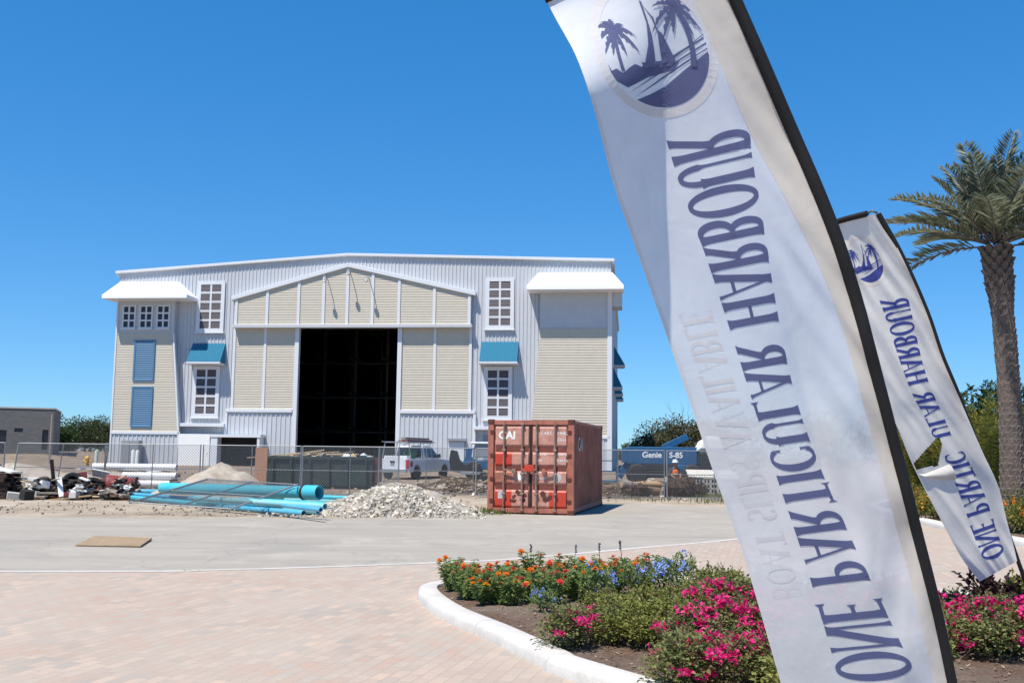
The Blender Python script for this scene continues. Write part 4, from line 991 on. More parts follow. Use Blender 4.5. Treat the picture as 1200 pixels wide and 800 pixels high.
for x in (-1.25,1.55):
    for y in (-.85,.85):
        t = MB(); t.lathe([(.2,-.2),(.46,-.2),(.54,-.12),(.54,.12),(.46,.2),(.2,.2)],18); w = t.build('wheel', 'rubber', BL, smooth=True); w.rotation_euler = (math.pi/2,0,0); w.location = (x,y,.54)
        r = MB(); r.lathe([(0,-.17),(.22,-.17),(.22,.17),(0,.17)],12); r.build('rim', 'machine_blue', w, smooth=True)
mb = MB()
for x in (-3.1,-2.3):
    for y in (-.6,.6): mb.bar((x,y,.15),(x,y,1.2),.05)
for z in (.15,.65,1.2):
    for y in (-.6,.6): mb.bar((-3.1,y,z),(-2.3,y,z),.05)
    for x in (-3.1,-2.3): mb.bar((x,-.6,z),(x,.6,z),.05)
mb.box(-3.1,-.6,.1,-2.3,.6,.18); mb.build('basket', 'machine_blue', BL)
mb = MB(); textmesh('Genie', .42, mb, Matrix.Translation((-1.0,-.366,1.40)) @ Matrix.Rotation(math.pi/2,4,'X'), .012); mb.build('lettering', 'white_paint', BL); mb = MB(); textmesh('S-85', .40, mb, Matrix.Translation((.40,-.366,1.40)) @ Matrix.Rotation(math.pi/2,4,'X'), .012); mb.build('lettering', 'white_paint', BL)

# ------------------------------------------------------------------ worker crouching on a log
def skin_body(name, joints, edges, m, parent, sub=2, loc=None):
    me = bpy.data.meshes.new(name); me.from_pydata([j[0] for j in joints], edges, [])
    o = bpy.data.objects.new(name, me); C.objects.link(o); o.parent = parent
    md = o.modifiers.new('skin', 'SKIN'); 
    for v, j in zip(me.skin_vertices[0].data, joints): v.radius = (j[1], j[2] if len(j) > 2 else j[1]); 
    me.skin_vertices[0].data[0].use_root = True
    s = o.modifiers.new('sub', 'SUBSURF'); s.levels = sub; s.render_levels = sub
    me.materials.append(MATS[m]); return o
wp = gat(791, 47.0); PN = thing('person', 'worker in white hard hat and orange vest sitting low behind the root ball', 'person', wp, R_(10))
J = [((0,0,.52),.15,.13),((0,.02,.72),.15,.12),((0,.0,.92),.18,.13),((0,-.02,1.05),.10,.09),((0,-.04,1.12),.055),((0,-.06,1.22),.085,.10),((0,-.06,1.31),.075,.09),
     ((.20,-.0,1.0),.065),((.27,-.06,.78),.050),((.17,-.28,.66),.038),((.14,-.36,.66),.036),((-.20,0,1.0),.065),((-.27,-.06,.78),.050),((-.17,-.28,.66),.038),((-.14,-.36,.66),.036),
     ((.12,-.08,.50),.10),((.18,-.46,.56),.075),((.18,-.44,.12),.05),((.19,-.58,.05),.045),((-.12,-.08,.50),.10),((-.18,-.46,.56),.075),((-.18,-.44,.12),.05),((-.19,-.58,.05),.045)]
Ed = [(0,1),(1,2),(2,3),(3,4),(4,5),(5,6),(2,7),(7,8),(8,9),(9,10),(2,11),(11,12),(12,13),(13,14),(0,15),(15,16),(16,17),(17,18),(0,19),(19,20),(20,21),(21,22)]
skin_body('body', J, Ed, 'skin', PN)
skin_body('trousers', [((0,0,.52),.165,.145),((.12,-.08,.50),.115),((.18,-.46,.56),.09),((.18,-.44,.14),.066),((-.12,-.08,.50),.115),((-.18,-.46,.56),.09),((-.18,-.44,.14),.066),((0,.01,.62),.165,.14)],[(0,1),(1,2),(2,3),(0,4),(4,5),(5,6),(0,7)],'jeans',PN)
skin_body('shirt', [((0,.0,.60),.17,.14),((0,.02,.74),.175,.14),((0,.0,.93),.205,.15),((0,-.02,1.04),.115,.10),((.205,-.0,1.0),.085),((.275,-.06,.76),.066),((.23,-.18,.70),.058),((-.205,0,1.0),.085),((-.275,-.06,.76),.066),((-.23,-.18,.70),.058)],[(0,1),(1,2),(2,3),(2,4),(4,5),(5,6),(2,7),(7,8),(8,9)],'shirt_dark',PN)
skin_body('safety_vest', [((0,.0,.62),.20,.165),((0,.02,.76),.205,.165),((0,.0,.93),.235,.175),((0,-.02,1.03),.15,.125)],[(0,1),(1,2),(2,3)],'vest_orange',PN)
mb = MB(); mb.lathe([(.205,.74),(.215,.76),(.213,.80),(.20,.80)],20); o = mb.build('vest_stripe', 'vest_stripe', PN, smooth=True); o.scale = (1.05,.86,1); o.location = (0,.015,0)
mb = MB(); mb.lathe([(.165,1.30),(.168,1.315),(.125,1.33),(.118,1.37),(.10,1.41),(.06,1.44),(0,1.45)],20); o = mb.build('hard_hat', 'hat_white', PN, smooth=True); o.location = (0,-.06,0)
mb = MB()
for s in (-1,1): mb.blob((s*.032,-.145,1.245),.012,1,0,1); 
mb.build('eyes', 'hair_dark', PN); mb = MB(); mb.blob((0,-.165,1.215),.018,1,0,1,(.8,1,1.4)); mb.build('nose', 'skin', PN)
for s in (-1,1):
    for k in range(4):
        pass
    for k in range(5):
        dx = (k-2)*.017; a = V((s*.14+dx,-.385,.655)); d = V((dx*.6,-.05,-.01)) if k < 4 else V((-s*.045,-.02,.01))
        fg = MB(); fg.tube([a, a+d*.8, a+d*1.3+V((0,-.005,-.03))],[.0095,.0085,.007],6); fg.build('finger', 'skin', PN, smooth=True)
mb = MB()
mb.tube([V((-.8,0,0)),V((0,.02,.02)),V((.8,-.02,0))],[.22,.21,.2],12); o = mb.build('log', 'log_brown', loc=wp+V((0,.12,.21)), smooth=True); tag(o,'thick brown log that the worker in the orange vest sits on','log')

# ------------------------------------------------------------------ logs, roots and brush behind the right fence
def log(p, d, L, r, label, group, m='log_brown'):
    d = V(d).normalized(); p = V(p); pts = [p+d*L*(t-.5)+V((0,0,.05*math.sin(t*4))) for t in (0,.25,.5,.75,1)]
    mb = MB(); mb.tube([q-p for q in pts],[r*k for k in (1.05,1,.95,.97,.9)],12); o = mb.build('log', m, loc=p, smooth=True); tag(o, label, 'log', group)
    mb = MB(); e = pts[0]-p; mb.cyl(e-d*.004,e+d*.002,r*.9,n=12); e = pts[-1]-p; mb.cyl(e-d*.002,e+d*.004,r*.78,n=12); mb.build('cut_end', 'log_end', o); return o
LG = 'logs lying behind the fence right of the container'
def lg(px, Y, z): q = gat(px, Y); q.z += z; return q
log(lg(748,42.5,.30),(1,.35,-.28),1.5,.17,'grey brown log sloping down beside the small root clump',LG,'timber_grey')
log(lg(768,43,.42),(1,-.2,.03),1.9,.14,'pale peeled log lying across the others left of the root ball',LG,'timber')
log(lg(762,42.2,.18),(1,.3,.0),1.6,.17,'brown log low on the ground under the pale peeled log',LG)
log(lg(722,44,.22),(1,.6,.12),1.7,.14,'thin brown log nearest the back corner of the red container',LG)
log(lg(735,45,.3),(1,-.4,.1),2.0,.12,'dark log behind the thin one next to the container',LG,'bark')
log(lg(779,42.3,.3),(.3,.5,.9),1.1,.13,'short stump tilted against the left side of the root ball',LG,'timber_grey')
def rootball(px, Y, r, seed, label):
    r2 = random.Random(seed); q = gat(px, Y); o = MB(); o.blob((0,0,r*.72), r*.8, seed, .35, 2, (1,.8,.9)); ob = o.build('root_ball', 'root_brown', loc=q); ob.scale = (1,1,.66); tag(ob, label, 'tree root')
    mb = MB()
    for i in range(170):
        d = V((r2.gauss(0,1), r2.gauss(0,1), r2.gauss(.1,.8))).normalized(); p = V((0,0,r*.72))+d*r*.62; pts = [p]
        for k in range(4):
            d = (d+V((r2.uniform(-.6,.6),r2.uniform(-.6,.6),r2.uniform(-.6,.45)))).normalized(); p = p+d*r*.17; 
            if p.z < .02: p.z = .02
            pts.append(p)
        w = r2.uniform(.012,.034); mb.tube(pts,[w,w*.8,w*.6,w*.4,w*.2],5,False)
    mb.build('roots', 'root_brown', ob)
rootball(797,42.0,.80,3,'big tangled brown root ball in front of the worker in orange vest')
rootball(749,41.5,.50,8,'small dark root clump behind the fence right of the container')
rootball(816,42.4,.50,12,'middle sized root clump right of the big root ball')
def brush(px, Y, w, h, n, seed, label):
    r2 = random.Random(seed); q = gat(px, Y); mb = MB()
    for i in range(n):
        a = r2.uniform(0,6.28); p = V((r2.gauss(0,w*.36), r2.gauss(0,w*.28), abs(r2.gauss(0,h*.4))+.03)); d = V((math.cos(a),math.sin(a),r2.uniform(-.35,.4))); L = r2.uniform(.35,1.1)
        m = p+d*L*.5+V((r2.uniform(-.1,.1),r2.uniform(-.1,.1),r2.uniform(-.05,.08))); e = p+d*L; e.z = max(e.z,.02); m.z = max(m.z,.02); rr = r2.uniform(.010,.032); mb.tube([p,m,e],[rr,rr*.8,rr*.4],5,False)
    o = mb.build('brush_heap', 'log_brown', loc=q); tag(o, label, 'brush', kind='stuff')
brush(545,43.5,2.3,.7,150,5,'heap of broken branches between the rubble and the red container')
brush(725,43.0,2.0,.4,80,6,'low tangle of sticks right behind the container')
brush(770,44.0,2.4,.5,110,7,'tangle of sticks behind the logs before the boom lift')
for i, (px, Y, z, a, l) in enumerate(((560,42.6,.35,-.4,2.2),(536,43,.5,.3,1.6),(570,43,.42,.15,1.5))):
    q = gat(px, Y); mb = MB(); mb.obox((0,0,0),(l,.12,.05)); o = mb.build('broken_plank', 'timber_pale' if i == 0 else 'timber', loc=q+V((0,0,z))); o.rotation_euler = (0,a,.4*i)
    tag(o, ['pale broken plank slanting down over the brush heap','tan broken plank on top of the brush heap beside the rubble','tan broken plank at the brush heap end near the container'][i], 'plank')
# hollow blocks on a pallet at the far right
q = gat(831, 43.5); t = thing('block_pallet', 'pale wooden lid and base frame around the hollow grey blocks', 'pallet', q)
mb = MB(); mb.box(-.95,-.5,0,1.2,.5,.1); mb.build('base', 'timber_grey', t); mb = MB(); mb.add([(-.95,-.45,.75),(1.2,-.45,.72),(1.2,.5,1.0),(-.9,.5,1.02),(-.95,-.45,.80),(1.2,-.45,.77),(1.2,.5,1.05),(-.9,.5,1.07)],[(3,2,1,0),(4,5,6,7),(0,1,5,4),(1,2,6,5),(2,3,7,6),(3,0,4,7)]); mb.build('lid', 'stone_pale', t)
mb = MB()
for x in (0,.13,.26): mb.box(x,0,0,x+.035,.4,.19)
mb.box(.035,.0,0,.26,.4,.03); mb.box(.035,0,.16,.26,.4,.19); hb = mb.mesh = None
def hollow(loc, first=[None]):
    if first[0] is None:
        mb = MB()
        for x in (0,.13,.26): mb.box(x,0,0,x+.035,.4,.19)
        mb.box(.036,.0,0,.129,.4,.03); mb.box(.166,0,0,.259,.4,.03); mb.box(.036,0,.16,.129,.4,.19); mb.box(.166,0,.16,.259,.4,.19)
        first[0] = o = mb.build('concrete_block', 'sticker_grey'); tag(o, 'hollow grey concrete block stacked on the pallet behind the fence', 'block', 'hollow blocks on the pallet')
    else: o = first[0].copy(); C.objects.link(o)
    o.location = loc
for r in range(3):
    for k in range(7): hollow(q+V((-.93+.302*k,-.42,.101+.2*r)))
# ------------------------------------------------------------------ junk on the verge at the left
def gj(px, Y): return gat(px, Y+4.3)
def pallet(loc, rz, label):
    t = thing('wooden_pallet', label, 'pallet', loc, rz, 'dark pallets stacked at the left')
    mb = MB()
    for i in range(7): mb.box(-.6+i*.175,-.5,.105,-.6+i*.175+.12,.5,.128)
    mb.build('deck_boards', 'pallet_brown', t); mb = MB()
    for y in (-.5,-.05,.4): mb.box(-.6,y,.022,.57,y+.1,.104)
    mb.build('bearers', 'pallet_brown', t); mb = MB()
    for y in (-.5,-.05,.4): mb.box(-.6,y,0,.57,y+.1,.021)
    mb.build('base_boards', 'pallet_brown', t); return t
q = gj(4, 29.8)
ords = ['lowest','second lowest','third from the bottom','third from the top','second highest','topmost']
for i in range(6): pallet(q+V((rnd.uniform(-.06,.06),rnd.uniform(-.05,.05),.02+.135*i)), rnd.uniform(-.08,.08), 'dark brown wooden pallet, %s of the stack at the left edge' % ords[i])
mb = MB()
n1, n2 = 14, 8
vs = []
for j in range(n2):
    for i in range(n1):
        x, y = -.75+1.45*i/(n1-1), -.45+.9*j/(n2-1); z = .02+.20*math.exp(-((x+.2)**2*3+(y)**2*5))+.03*noise.noise(V((x*5,y*5,2)))
        if x > .45: z -= (x-.45)*.25
        vs.append((x,y,z))
mb.add(vs,[(j*n1+i,j*n1+i+1,(j+1)*n1+i+1,(j+1)*n1+i) for j in range(n2-1) for i in range(n1-1)])
o = mb.build('white_sheeting', 'tarp', loc=q+V((-.05,0,.87)), smooth=True, ang=80); sm = o.modifiers.new('thick','SOLIDIFY'); sm.thickness = .012; tag(o,'crumpled white plastic sheeting on top of the pallet stack','sheeting')
for i,(x,y,z,a) in enumerate(((.2,-.25,.70,.15),(-.2,.2,.715,-.1))):
    mb = MB(); mb.box(-.7,-.06,0,.7,.06,.03); o = mb.build('loose_board','timber' if i else 'timber_grey',loc=q+V((x,y,z+.15))); o.rotation_euler=(0,0,a); tag(o,['grey board under the front of the white sheeting on the pallets','brown board under the back of the white sheeting on the pallets'][i],'board')
def tyre(px, Y, dz, rot, label):
    mb = MB(); mb.lathe([(.19,-.09),(.22,-.11),(.31,-.11),(.345,-.07),(.345,.07),(.31,.11),(.22,.11),(.19,.09),(.20,.0),(.19,-.09)],24); o = mb.build('old_tyre','rubber',smooth=True,loc=gj(px,Y)+V((0,0,dz*1.25))); o.rotation_euler = rot; tag(o,label,'tyre','old tyres in the junk heap')
tyre(92,30.6,.42,(1.35,.1,.3),'old black tyre standing upright in the junk heap, highest one')
tyre(101,30.2,.12,(.15,.1,0),'old black tyre lying flat at the front of the junk heap')
tyre(116,30.5,.30,(1.1,.5,.5),'old black tyre leaning toward the red tank')
def drum(px,Y,z,L,r,rz,m,label,cat,name,tilt=0):
    L*=1.2; r*=1.2
    t = MB(); t.lathe([(0,-L/2),(r*.96,-L/2),(r,-L/2+.03),(r,-L*.17),(r*1.04,-L*.16),(r*1.04,-L*.14),(r,-L*.13),(r,L*.13),(r*1.04,L*.14),(r*1.04,L*.16),(r,L*.17),(r,L/2-.03),(r*.96,L/2),(0,L/2)],22)
    o = t.build(name,m,smooth=True,loc=gj(px,Y)+V((0,0,z*1.2))); o.rotation_euler = (0,math.pi/2+tilt,rz); tag(o,label,cat); return o
drum(146,30.6,.33,.80,.30,.5,'tank_red','rusty dark red steel drum lying on its side in the junk heap','drum','steel_drum',.15)
drum(123,31.0,.28,.7,.25,-.5,'junk_dark','black barrel lying on its side left of the red drum','barrel','barrel')
drum(110,31.6,.25,.75,.23,.9,'junk_dark','black barrel behind the flat tyre in the junk heap','barrel','barrel')
def jb(name,m,px,Y,z,size,rot,label,cat,group=None):
    mb = MB(); mb.obox((0,0,0),[k*1.15 for k in size]); o = mb.build(name,m,loc=gj(px,Y)+V((0,0,z*1.45)),bevel=.006); o.rotation_euler=rot; tag(o,label,cat,group)
JB='boards in the junk heap'
jb('black_post','junk_dark',69,30.4,.50,(.09,.09,1.0),(.1,-.12,.2),'black post sticking straight up out of the junk heap','post')
jb('white_board','rag_white',78,29.6,.28,(.14,.03,.62),(-.5,-.25,.3),'short white board leaning upright in the middle of the junk','board',JB)
jb('white_scrap_sheet','rag_white',124,31.8,.55,(.5,.03,.35),(.9,.2,.2),'crumpled white panel on top of the black barrels','panel')
jb('black_plank','junk_dark',164,30.0,.28,(.07,.05,.62),(.1,.25,.1),'dark plank leaning upright right of the red drum','plank',JB)
jb('tan_board','timber_pale',43,31.0,.36,(.8,.3,.03),(.15,.05,.3),'tan board lying behind the right of the pallet stack','board',JB)
for i,(px,Y,z,l,a,m,lb) in enumerate(((62,29.6,.14,1.3,.2,'timber_grey','long grey plank across the front of the junk heap'),(70,29.9,.30,1.1,-.35,'junk_dark','black beam crossing the middle of the junk heap'),(55,30.3,.25,.9,.5,'timber_pale','pale plank behind the grey planks near the pallets'),(84,30.9,.22,1.4,.1,'timber','brown plank under the standing tyre'),(50,29.4,.06,.7,-.2,'timber_grey','short grey plank on the dirt by the pallet stack'),(90,29.3,.05,1.2,.06,'timber','brown lath lying flat at the road side of the junk'),(133,29.6,.08,.8,.4,'timber_pale','pale lath under the red drum'))):
    jb('plank',m,px,Y,z,(l,.14,.045),(.05,-.06*(i%3),a),lb,'plank',JB)
for i,(px,Y,z,s,m,lb) in enumerate(((44,29.5,.10,(.42,.2,.2),'concrete','pale concrete block on the dirt right of the pallets'),(26,28.9,.09,(.4,.19,.19),'concrete','pale concrete block before the pallet stack'),(40,28.9,.12,(.3,.25,.25),'junk_dark','dark box by the right front corner of the pallets'),(95,29.3,.10,(.26,.2,.16),'sticker_grey','grey lump at the front of the tyres'),(87,29.5,.12,(.5,.22,.1),'tank_red','dark red strip of metal in front of the tyres'),(58,29.8,.32,(.3,.25,.2),'rag_white','white box between the planks in the junk'),(52,30.6,.42,(.5,.3,.12),'rag_white','white slab behind the planks near the pallets'),(100,31.4,.5,(.4,.25,.2),'tank_red','dark red box behind the standing tyre'))):
    jb('scrap_piece',m,px,Y,z,s,(.1*(i%3),.12*(i%2),.5*i),lb,'scrap','scrap pieces in the junk heap')
for i in range(90):
    mb = MB(); r = rnd.uniform(.07,.18); mb.blob((0,0,0),r,i+40,.9,2,(1.4,1,.6)); px = rnd.uniform(42,165); o = mb.build('junk_lump',rnd.choice(['junk_dark','junk_dark','rag_white','timber_grey','tank_red','sticker_grey','pallet_brown']),loc=gj(px,rnd.uniform(29.4,31.6))+V((0,0,rnd.uniform(.06,.62))))
    tag(o,'small crumpled lump of rubbish heaped among the tyres and planks','rubbish','rubbish lumps in the junk heap')
# more boards thrown over the junk
for i in range(26):
    px = rnd.uniform(40,168); l = rnd.uniform(.4,1.3); mb = MB(); mb.obox((0,0,0),(l,rnd.uniform(.05,.16),.04)); o = mb.build('scrap_board',rnd.choice(['junk_dark','timber_grey','timber','pallet_brown','timber_pale','rag_white']),loc=gj(px,rnd.uniform(29.5,31.4))+V((0,0,rnd.uniform(.10,.68)))); o.rotation_euler=(rnd.uniform(-.4,.4),rnd.uniform(-.45,.45),rnd.uniform(-.9,.9))
    tag(o,'small broken board thrown across the junk heap at the left','board','broken boards thrown over the junk heap')
# spoil and scrap in the yard behind the left fence panels
for i,(px,Y,rx,ry,h,lb) in enumerate(((50,52,2.6,1.4,.55,'low brown spoil heap behind the leaning fence panel'),(95,50,2.2,1.3,.45,'low spoil heap behind the old tyres'),(25,58,3.0,1.5,.6,'low spoil heap before the block building door'),(140,52,1.8,1.2,.4,'small spoil heap behind the white pipes'),(545,47,1.6,1.0,.35,'low spoil heap before the blue loader'))):
    heap('spoil_heap','sand_pile',gat(px,Y),rx,ry,h,20+i,lb,'dirt heap',n=30)
for i in range(30):
    px,Y = rnd.uniform(5,215), rnd.uniform(44,66); l = rnd.uniform(.6,2.2); mb = MB(); mb.obox((0,0,0),(l,rnd.uniform(.12,.5),.06)); p_ = gat(px,Y); o = mb.build('yard_board',rnd.choice(['timber_grey','timber','rag_white','junk_dark','timber_pale','machine_grey']),loc=V((p_.x,p_.y,gz(p_.x,p_.y)+.10+.25*rnd.random()**3))); o.rotation_euler=(rnd.uniform(-.15,.15),rnd.uniform(-.1,.1),rnd.uniform(-.8,.8))
    tag(o,'loose board lying on the dirt of the yard behind the left fence panels','board','loose boards in the yard')
# plywood sheet on the road
pc = [gnd(88,640),gnd(165,641.5),gnd(178,633),gnd(110,631.5)]
mb = MB(); vs=[(p.x,p.y,.012+.004*i) for i,p in enumerate(pc)]+[(p.x,p.y,.05+.012*i) for i,p in enumerate(pc)]
vs=[V(v) if v[2]<.03 else V((v[0],v[1],v[2]-.022)) for v in vs]; mb.add(vs,[(3,2,1,0),(4,5,6,7),(0,1,5,4),(1,2,6,5),(2,3,7,6),(3,0,4,7)]); tag(mb.build('plywood_cover','plywood',bevel=.004),'weathered brown plywood sheet lying flat on the asphalt','plywood')

# ------------------------------------------------------------------ vegetation builders
def foliage_cloud(mb, cs, n, L, W, flat=.35, mat_i=0):
    mb.mi = mat_i
    for c, r in cs:
        c = V(c)
        for i in range(n):
            d = V((rnd.gauss(0,1), rnd.gauss(0,1), rnd.gauss(0,1))).normalized(); q = rnd.random()**.45
            p = c+V((d.x*r[0]*q, d.y*r[1]*q, d.z*r[2]*q)); a = (d+V((rnd.gauss(0,.7),rnd.gauss(0,.7),rnd.gauss(.1,.7)))).normalized()
            mb.leaf(p, a, L*rnd.uniform(.6,1.25), W*rnd.uniform(.6,1.25), V((rnd.gauss(0,.6),rnd.gauss(0,.6),1)))
    mb.mi = 0
def make_tree(name, h, w, leaf, label, group, loc, nl=1900, trunk_h=.35, blobs=13, leafsize=.42, seed=1, rz=0):
    r2 = random.Random(seed); t = thing(name, label, 'tree', loc, rz, group)
    mb = MB(); top = h*trunk_h; mb.tube([(0,0,-.3),(.05*h*.2,0,top*.5),(0,.03*h,top)],[h*.035,h*.026,h*.02],8); cs = []
    for i in range(blobs):
        a = r2.uniform(0,6.28); q = r2.random()**.6; z = r2.uniform(trunk_h*.75,.92); k = (1-((z-.5)/.6)**2*.6)
        c = V((w*.42*q*k*math.cos(a), w*.42*q*k*math.sin(a), h*z)); rr = w*r2.uniform(.12,.24); cs.append((c,(rr,rr,rr*.75)))
        mb.tube([(0,.02*h,top*.85),(c.x*.5,c.y*.5,(top+c.z)*.52),(c.x,c.y,c.z)],[h*.014,h*.009,h*.004],5,False)
    mb.build('trunk', 'bark', t, smooth=True); mb = MB(); foliage_cloud(mb, cs, nl//blobs, leafsize, leafsize*.62); mb.build('crown', leaf, t); return t
# trees far off behind the hall
TG = 'far trees behind the building site'
def far_tree(px, Y, h, w, leaf, label, seed, **k):
    p = gat(px, Y); p.z = zg(p.x, p.y); return make_tree('broadleaf_tree', h, w, leaf, label, TG, p, seed=seed, **k)
far_tree(104,140,4.2,8.5,'leaf_far','bushy green tree behind the chain link fence left of the hall, the tallest there',1,trunk_h=.12,blobs=26,nl=6500,leafsize=.28)
far_tree(122,150,3.7,7,'leaf_scrub','brownish scrubby tree close to the left wall of the hall',2,trunk_h=.1,blobs=14,nl=2400,leafsize=.38)
far_tree(86,150,3.3,6,'leaf_far','low green tree with ragged top left of the tallest bushy tree',3,trunk_h=.1,blobs=14,nl=2200,leafsize=.38)
far_tree(75,128,3.2,4.6,'leaf_dark','dark small tree right beside the grey block building',4,trunk_h=.12,blobs=9,nl=1600,leafsize=.38)
far_tree(792,112,4.6,10.5,'leaf_scrub','broad olive tree behind the boom lift, the largest there',5,trunk_h=.1,blobs=40,nl=17000,leafsize=.27)
far_tree(830,118,5.0,7,'leaf_far','green tree behind the white cowl of the boom lift',6,trunk_h=.1,blobs=14,nl=2200,leafsize=.38)
far_tree(744,240,4.8,8,'leaf_far','small distant tree by the right wall of the hall',7,trunk_h=.1,blobs=10,nl=1100,leafsize=.6)
far_tree(731,260,3.6,8,'leaf_scrub','smallest distant tree just at the right wall of the hall',8,trunk_h=.1,blobs=9,nl=900,leafsize=.6)
far_tree(760,230,3.7,7,'leaf_far','distant low tree left of the broad olive tree',9,trunk_h=.1,blobs=9,nl=900,leafsize=.6)
for i,(px,Y,w) in enumerate(((870,120,12),(960,125,13),(1050,120,12),(10,150,12),(-60,150,12),(50,160,9))):
    far_tree(px,Y,5+i%3*.4,w,'leaf_far' if i%2 else 'leaf_scrub','far green tree hidden behind the banners and the block building',20+i,trunk_h=.1,blobs=14,nl=1800,leafsize=.45)
# bare tree
p = gat(806,96); t = thing('bare_tree','leafless dark tree with thin forked branches beside the banner edge','tree',p)
r2 = random.Random(4); mb = MB()
def branch(mb, p, d, L, r, k):
    pts=[p]; rs=[r]
    for i in range(4):
        d=(d+V((r2.uniform(-.28,.28),r2.uniform(-.28,.28),r2.uniform(-.05,.2)))).normalized(); p=p+d*L/4; pts.append(p); rs.append(r*(1-.16*(i+1)))
        if k and i>=1: branch(mb,p,(d+V((r2.uniform(-.9,.9),r2.uniform(-.9,.9),r2.uniform(-.1,.5)))).normalized(),L*.62,rs[-1]*.62,k-1)
    mb.tube(pts,rs,5,False)
branch(mb,V((0,0,1.4)),V((.12,0,1)),3.6,.10,2); br_ = MB(); br_.tube([(-.25,0,-.2),(-.1,0,.8),(0,0,1.45)],[.16,.12,.10],8); br_.build('trunk','bark',t,smooth=True); mb.build('branches','bark',t)

# ------------------------------------------------------------------ date palm
pb = V(((1183-600)/FOC*22.5, 22.5, .15)); PT = thing('date_palm','tall date palm with rough diamond patterned trunk rising behind the small banner','palm tree',pb)
PH = 6.25; mb = MB(); pts=[]; rs=[]
for i in range(15):
    z = PH*i/14; pts.append((.09*math.sin(z*.5)-.01*z, .03*z, z)); rs.append(.265-.045*ss(0,3,z)+.07*ss(4.7,5.6,z))
mb.tube(pts,rs,16); mb.build('trunk','trunk_palm',PT,smooth=True)
mb = MB()
for k in range(46):
    z = .1+k*(PH-.05)/46; r = .265-.045*ss(0,3,z)+.07*ss(4.7,5.6,z); x0 = .09*math.sin(z*.5)-.01*z; y0 = .03*z
    for j in range(9):
        a = 2*math.pi*(j+.5*(k%2))/9+.03*k; e = V((math.cos(a),math.sin(a),0)); s_ = V((-math.sin(a),math.cos(a),0)); c = V((x0,y0,z))+e*(r*.97); w = .085; g = rnd.uniform(.015,.045)*(1+1.6*ss(4.6,6.2,z))
        tip = c+e*g+V((0,0,.11))
        mb.add([c-s_*w+V((0,0,-.01)), c+s_*w+V((0,0,-.01)), tip+s_*w*.45, tip-s_*w*.45, c-s_*w*.5+V((0,0,.13)), c+s_*w*.5+V((0,0,.13)), c-V((0,0,.07))+e*.012],[(0,6,2,3),(6,1,2),(3,2,5,4),(0,3,4),(1,5,2)])
mb.build('leaf_scars','boot_palm',PT)
def frond_mesh(L, droop, seed):
    r2 = random.Random(seed); mb = MB(); st = MB(); n = 26; pts=[]
    for i in range(n+1):
        t = i/n; a = droop*t*t*1.35; pts.append(V((L*(t-.12*droop*t*t*t), 0, -L*.42*droop*t*t+L*.10*t)))
    mb.mi = 1; mb.tube(pts,[.024*(1-i/n*.85) for i in range(n+1)],5,False); mb.mi = 0
    for i in range(2*n+14):
        t = .12+.88*(i+.5)/(2*n+14); k = t*n; j = min(n-1,int(k)); p = pts[j].lerp(pts[j+1],k-j); d = (pts[j+1]-pts[j]).normalized(); ll = L*.215*(math.sin(math.pi*min(1,t*.82+.12)))**.7*r2.uniform(.85,1.12)
        for s in (-1,1):
            side = V((0,s,0)); a = (d*r2.uniform(.55,.85)+side*.75+V((0,0,r2.uniform(.15,.55)))).normalized()
            mb.leaf(p, a, ll, .036, V((0,0,1))+side*r2.uniform(-.5,.5), .3, .12)
    return mb
fv = []
for i,(L,dr) in enumerate(((2.7,.55),(2.55,.9),(2.4,1.3),(2.2,.25),(2.75,.75))):
    m = frond_mesh(L,dr,i); me_o = m.build('frond',['leaf_palm','boot_palm'],PT); fv.append(me_o)
top = V((.09*math.sin(PH*.5)-.01*PH,.03*PH,PH))
used = 0
for i in range(40):
    q = (i+.5)/40; az = i*2.39996; el = R_(2+84*q**.9)+rnd.uniform(-.08,.08)
    v = 1 if el < .15 else (0 if el < .4 else (4 if el < .8 else 3))
    if rnd.random() < .25: v = rnd.choice((0,0,4))
    src = fv[v]
    if used < 5 and i < 5: o = fv[i]; used += 1
    else: o = src.copy(); C.objects.link(o); o.parent = PT
    o.location = top+V((math.cos(az)*.13,math.sin(az)*.13,.02+.28*q)); o.rotation_euler = (rnd.uniform(-.25,.25), -el, az)
    k = rnd.uniform(.88,1.06)*(.85 if el > 1.0 else 1); o.scale = (k,k,k)

# ------------------------------------------------------------------ tall shrubs and hedge behind the small banner
def areca(name, h, n, seed, leaf, L_leaf=.34, spread=.55):
    r2 = random.Random(seed); t = thing(name,'','shrub',(0,0,0)); mb = MB(); sm = MB()
    for i in range(n):
        a = r2.uniform(0,6.28); ln = r2.uniform(.05,spread); H = h*r2.uniform(.55,1.0); e = V((math.cos(a),math.sin(a),0)); b = e*r2.uniform(0,.35); pts=[]
        for k in range(11):
            u = k/10; pts.append(b+e*(ln*H*u**1.7)+V((0,0,H*(u-.30*ln*u**3.2))))
        sm.tube(pts,[.018*(1-.08*k) for k in range(11)],4,False)
        for k in range(40):
            u = .25+.75*k/40; j = min(9,int(u*10)); p = pts[j].lerp(pts[j+1],u*10-j); d = (pts[j+1]-pts[j]).normalized(); s = d.cross(V((0,0,1)))
            if s.length < .05: s = d.cross(e)
            s.normalize(); sg = 1 if k%2 else -1
            mb.leaf(p,(d*.7+s*sg*.8+V((0,0,r2.uniform(-.25,.15)))).normalized(),L_leaf*r2.uniform(.7,1.1),.045,V((0,0,1)),.2,.3)
    sm.build('stems','stem_green',t); mb.build('foliage',leaf,t); return t
SG = 'tall yellow green shrubs behind the small banner'
ar1 = areca('clump_palm',3.6,34,1,'leaf_areca'); ar2 = areca('clump_palm',3.2,30,2,'leaf_areca',.30,.7)
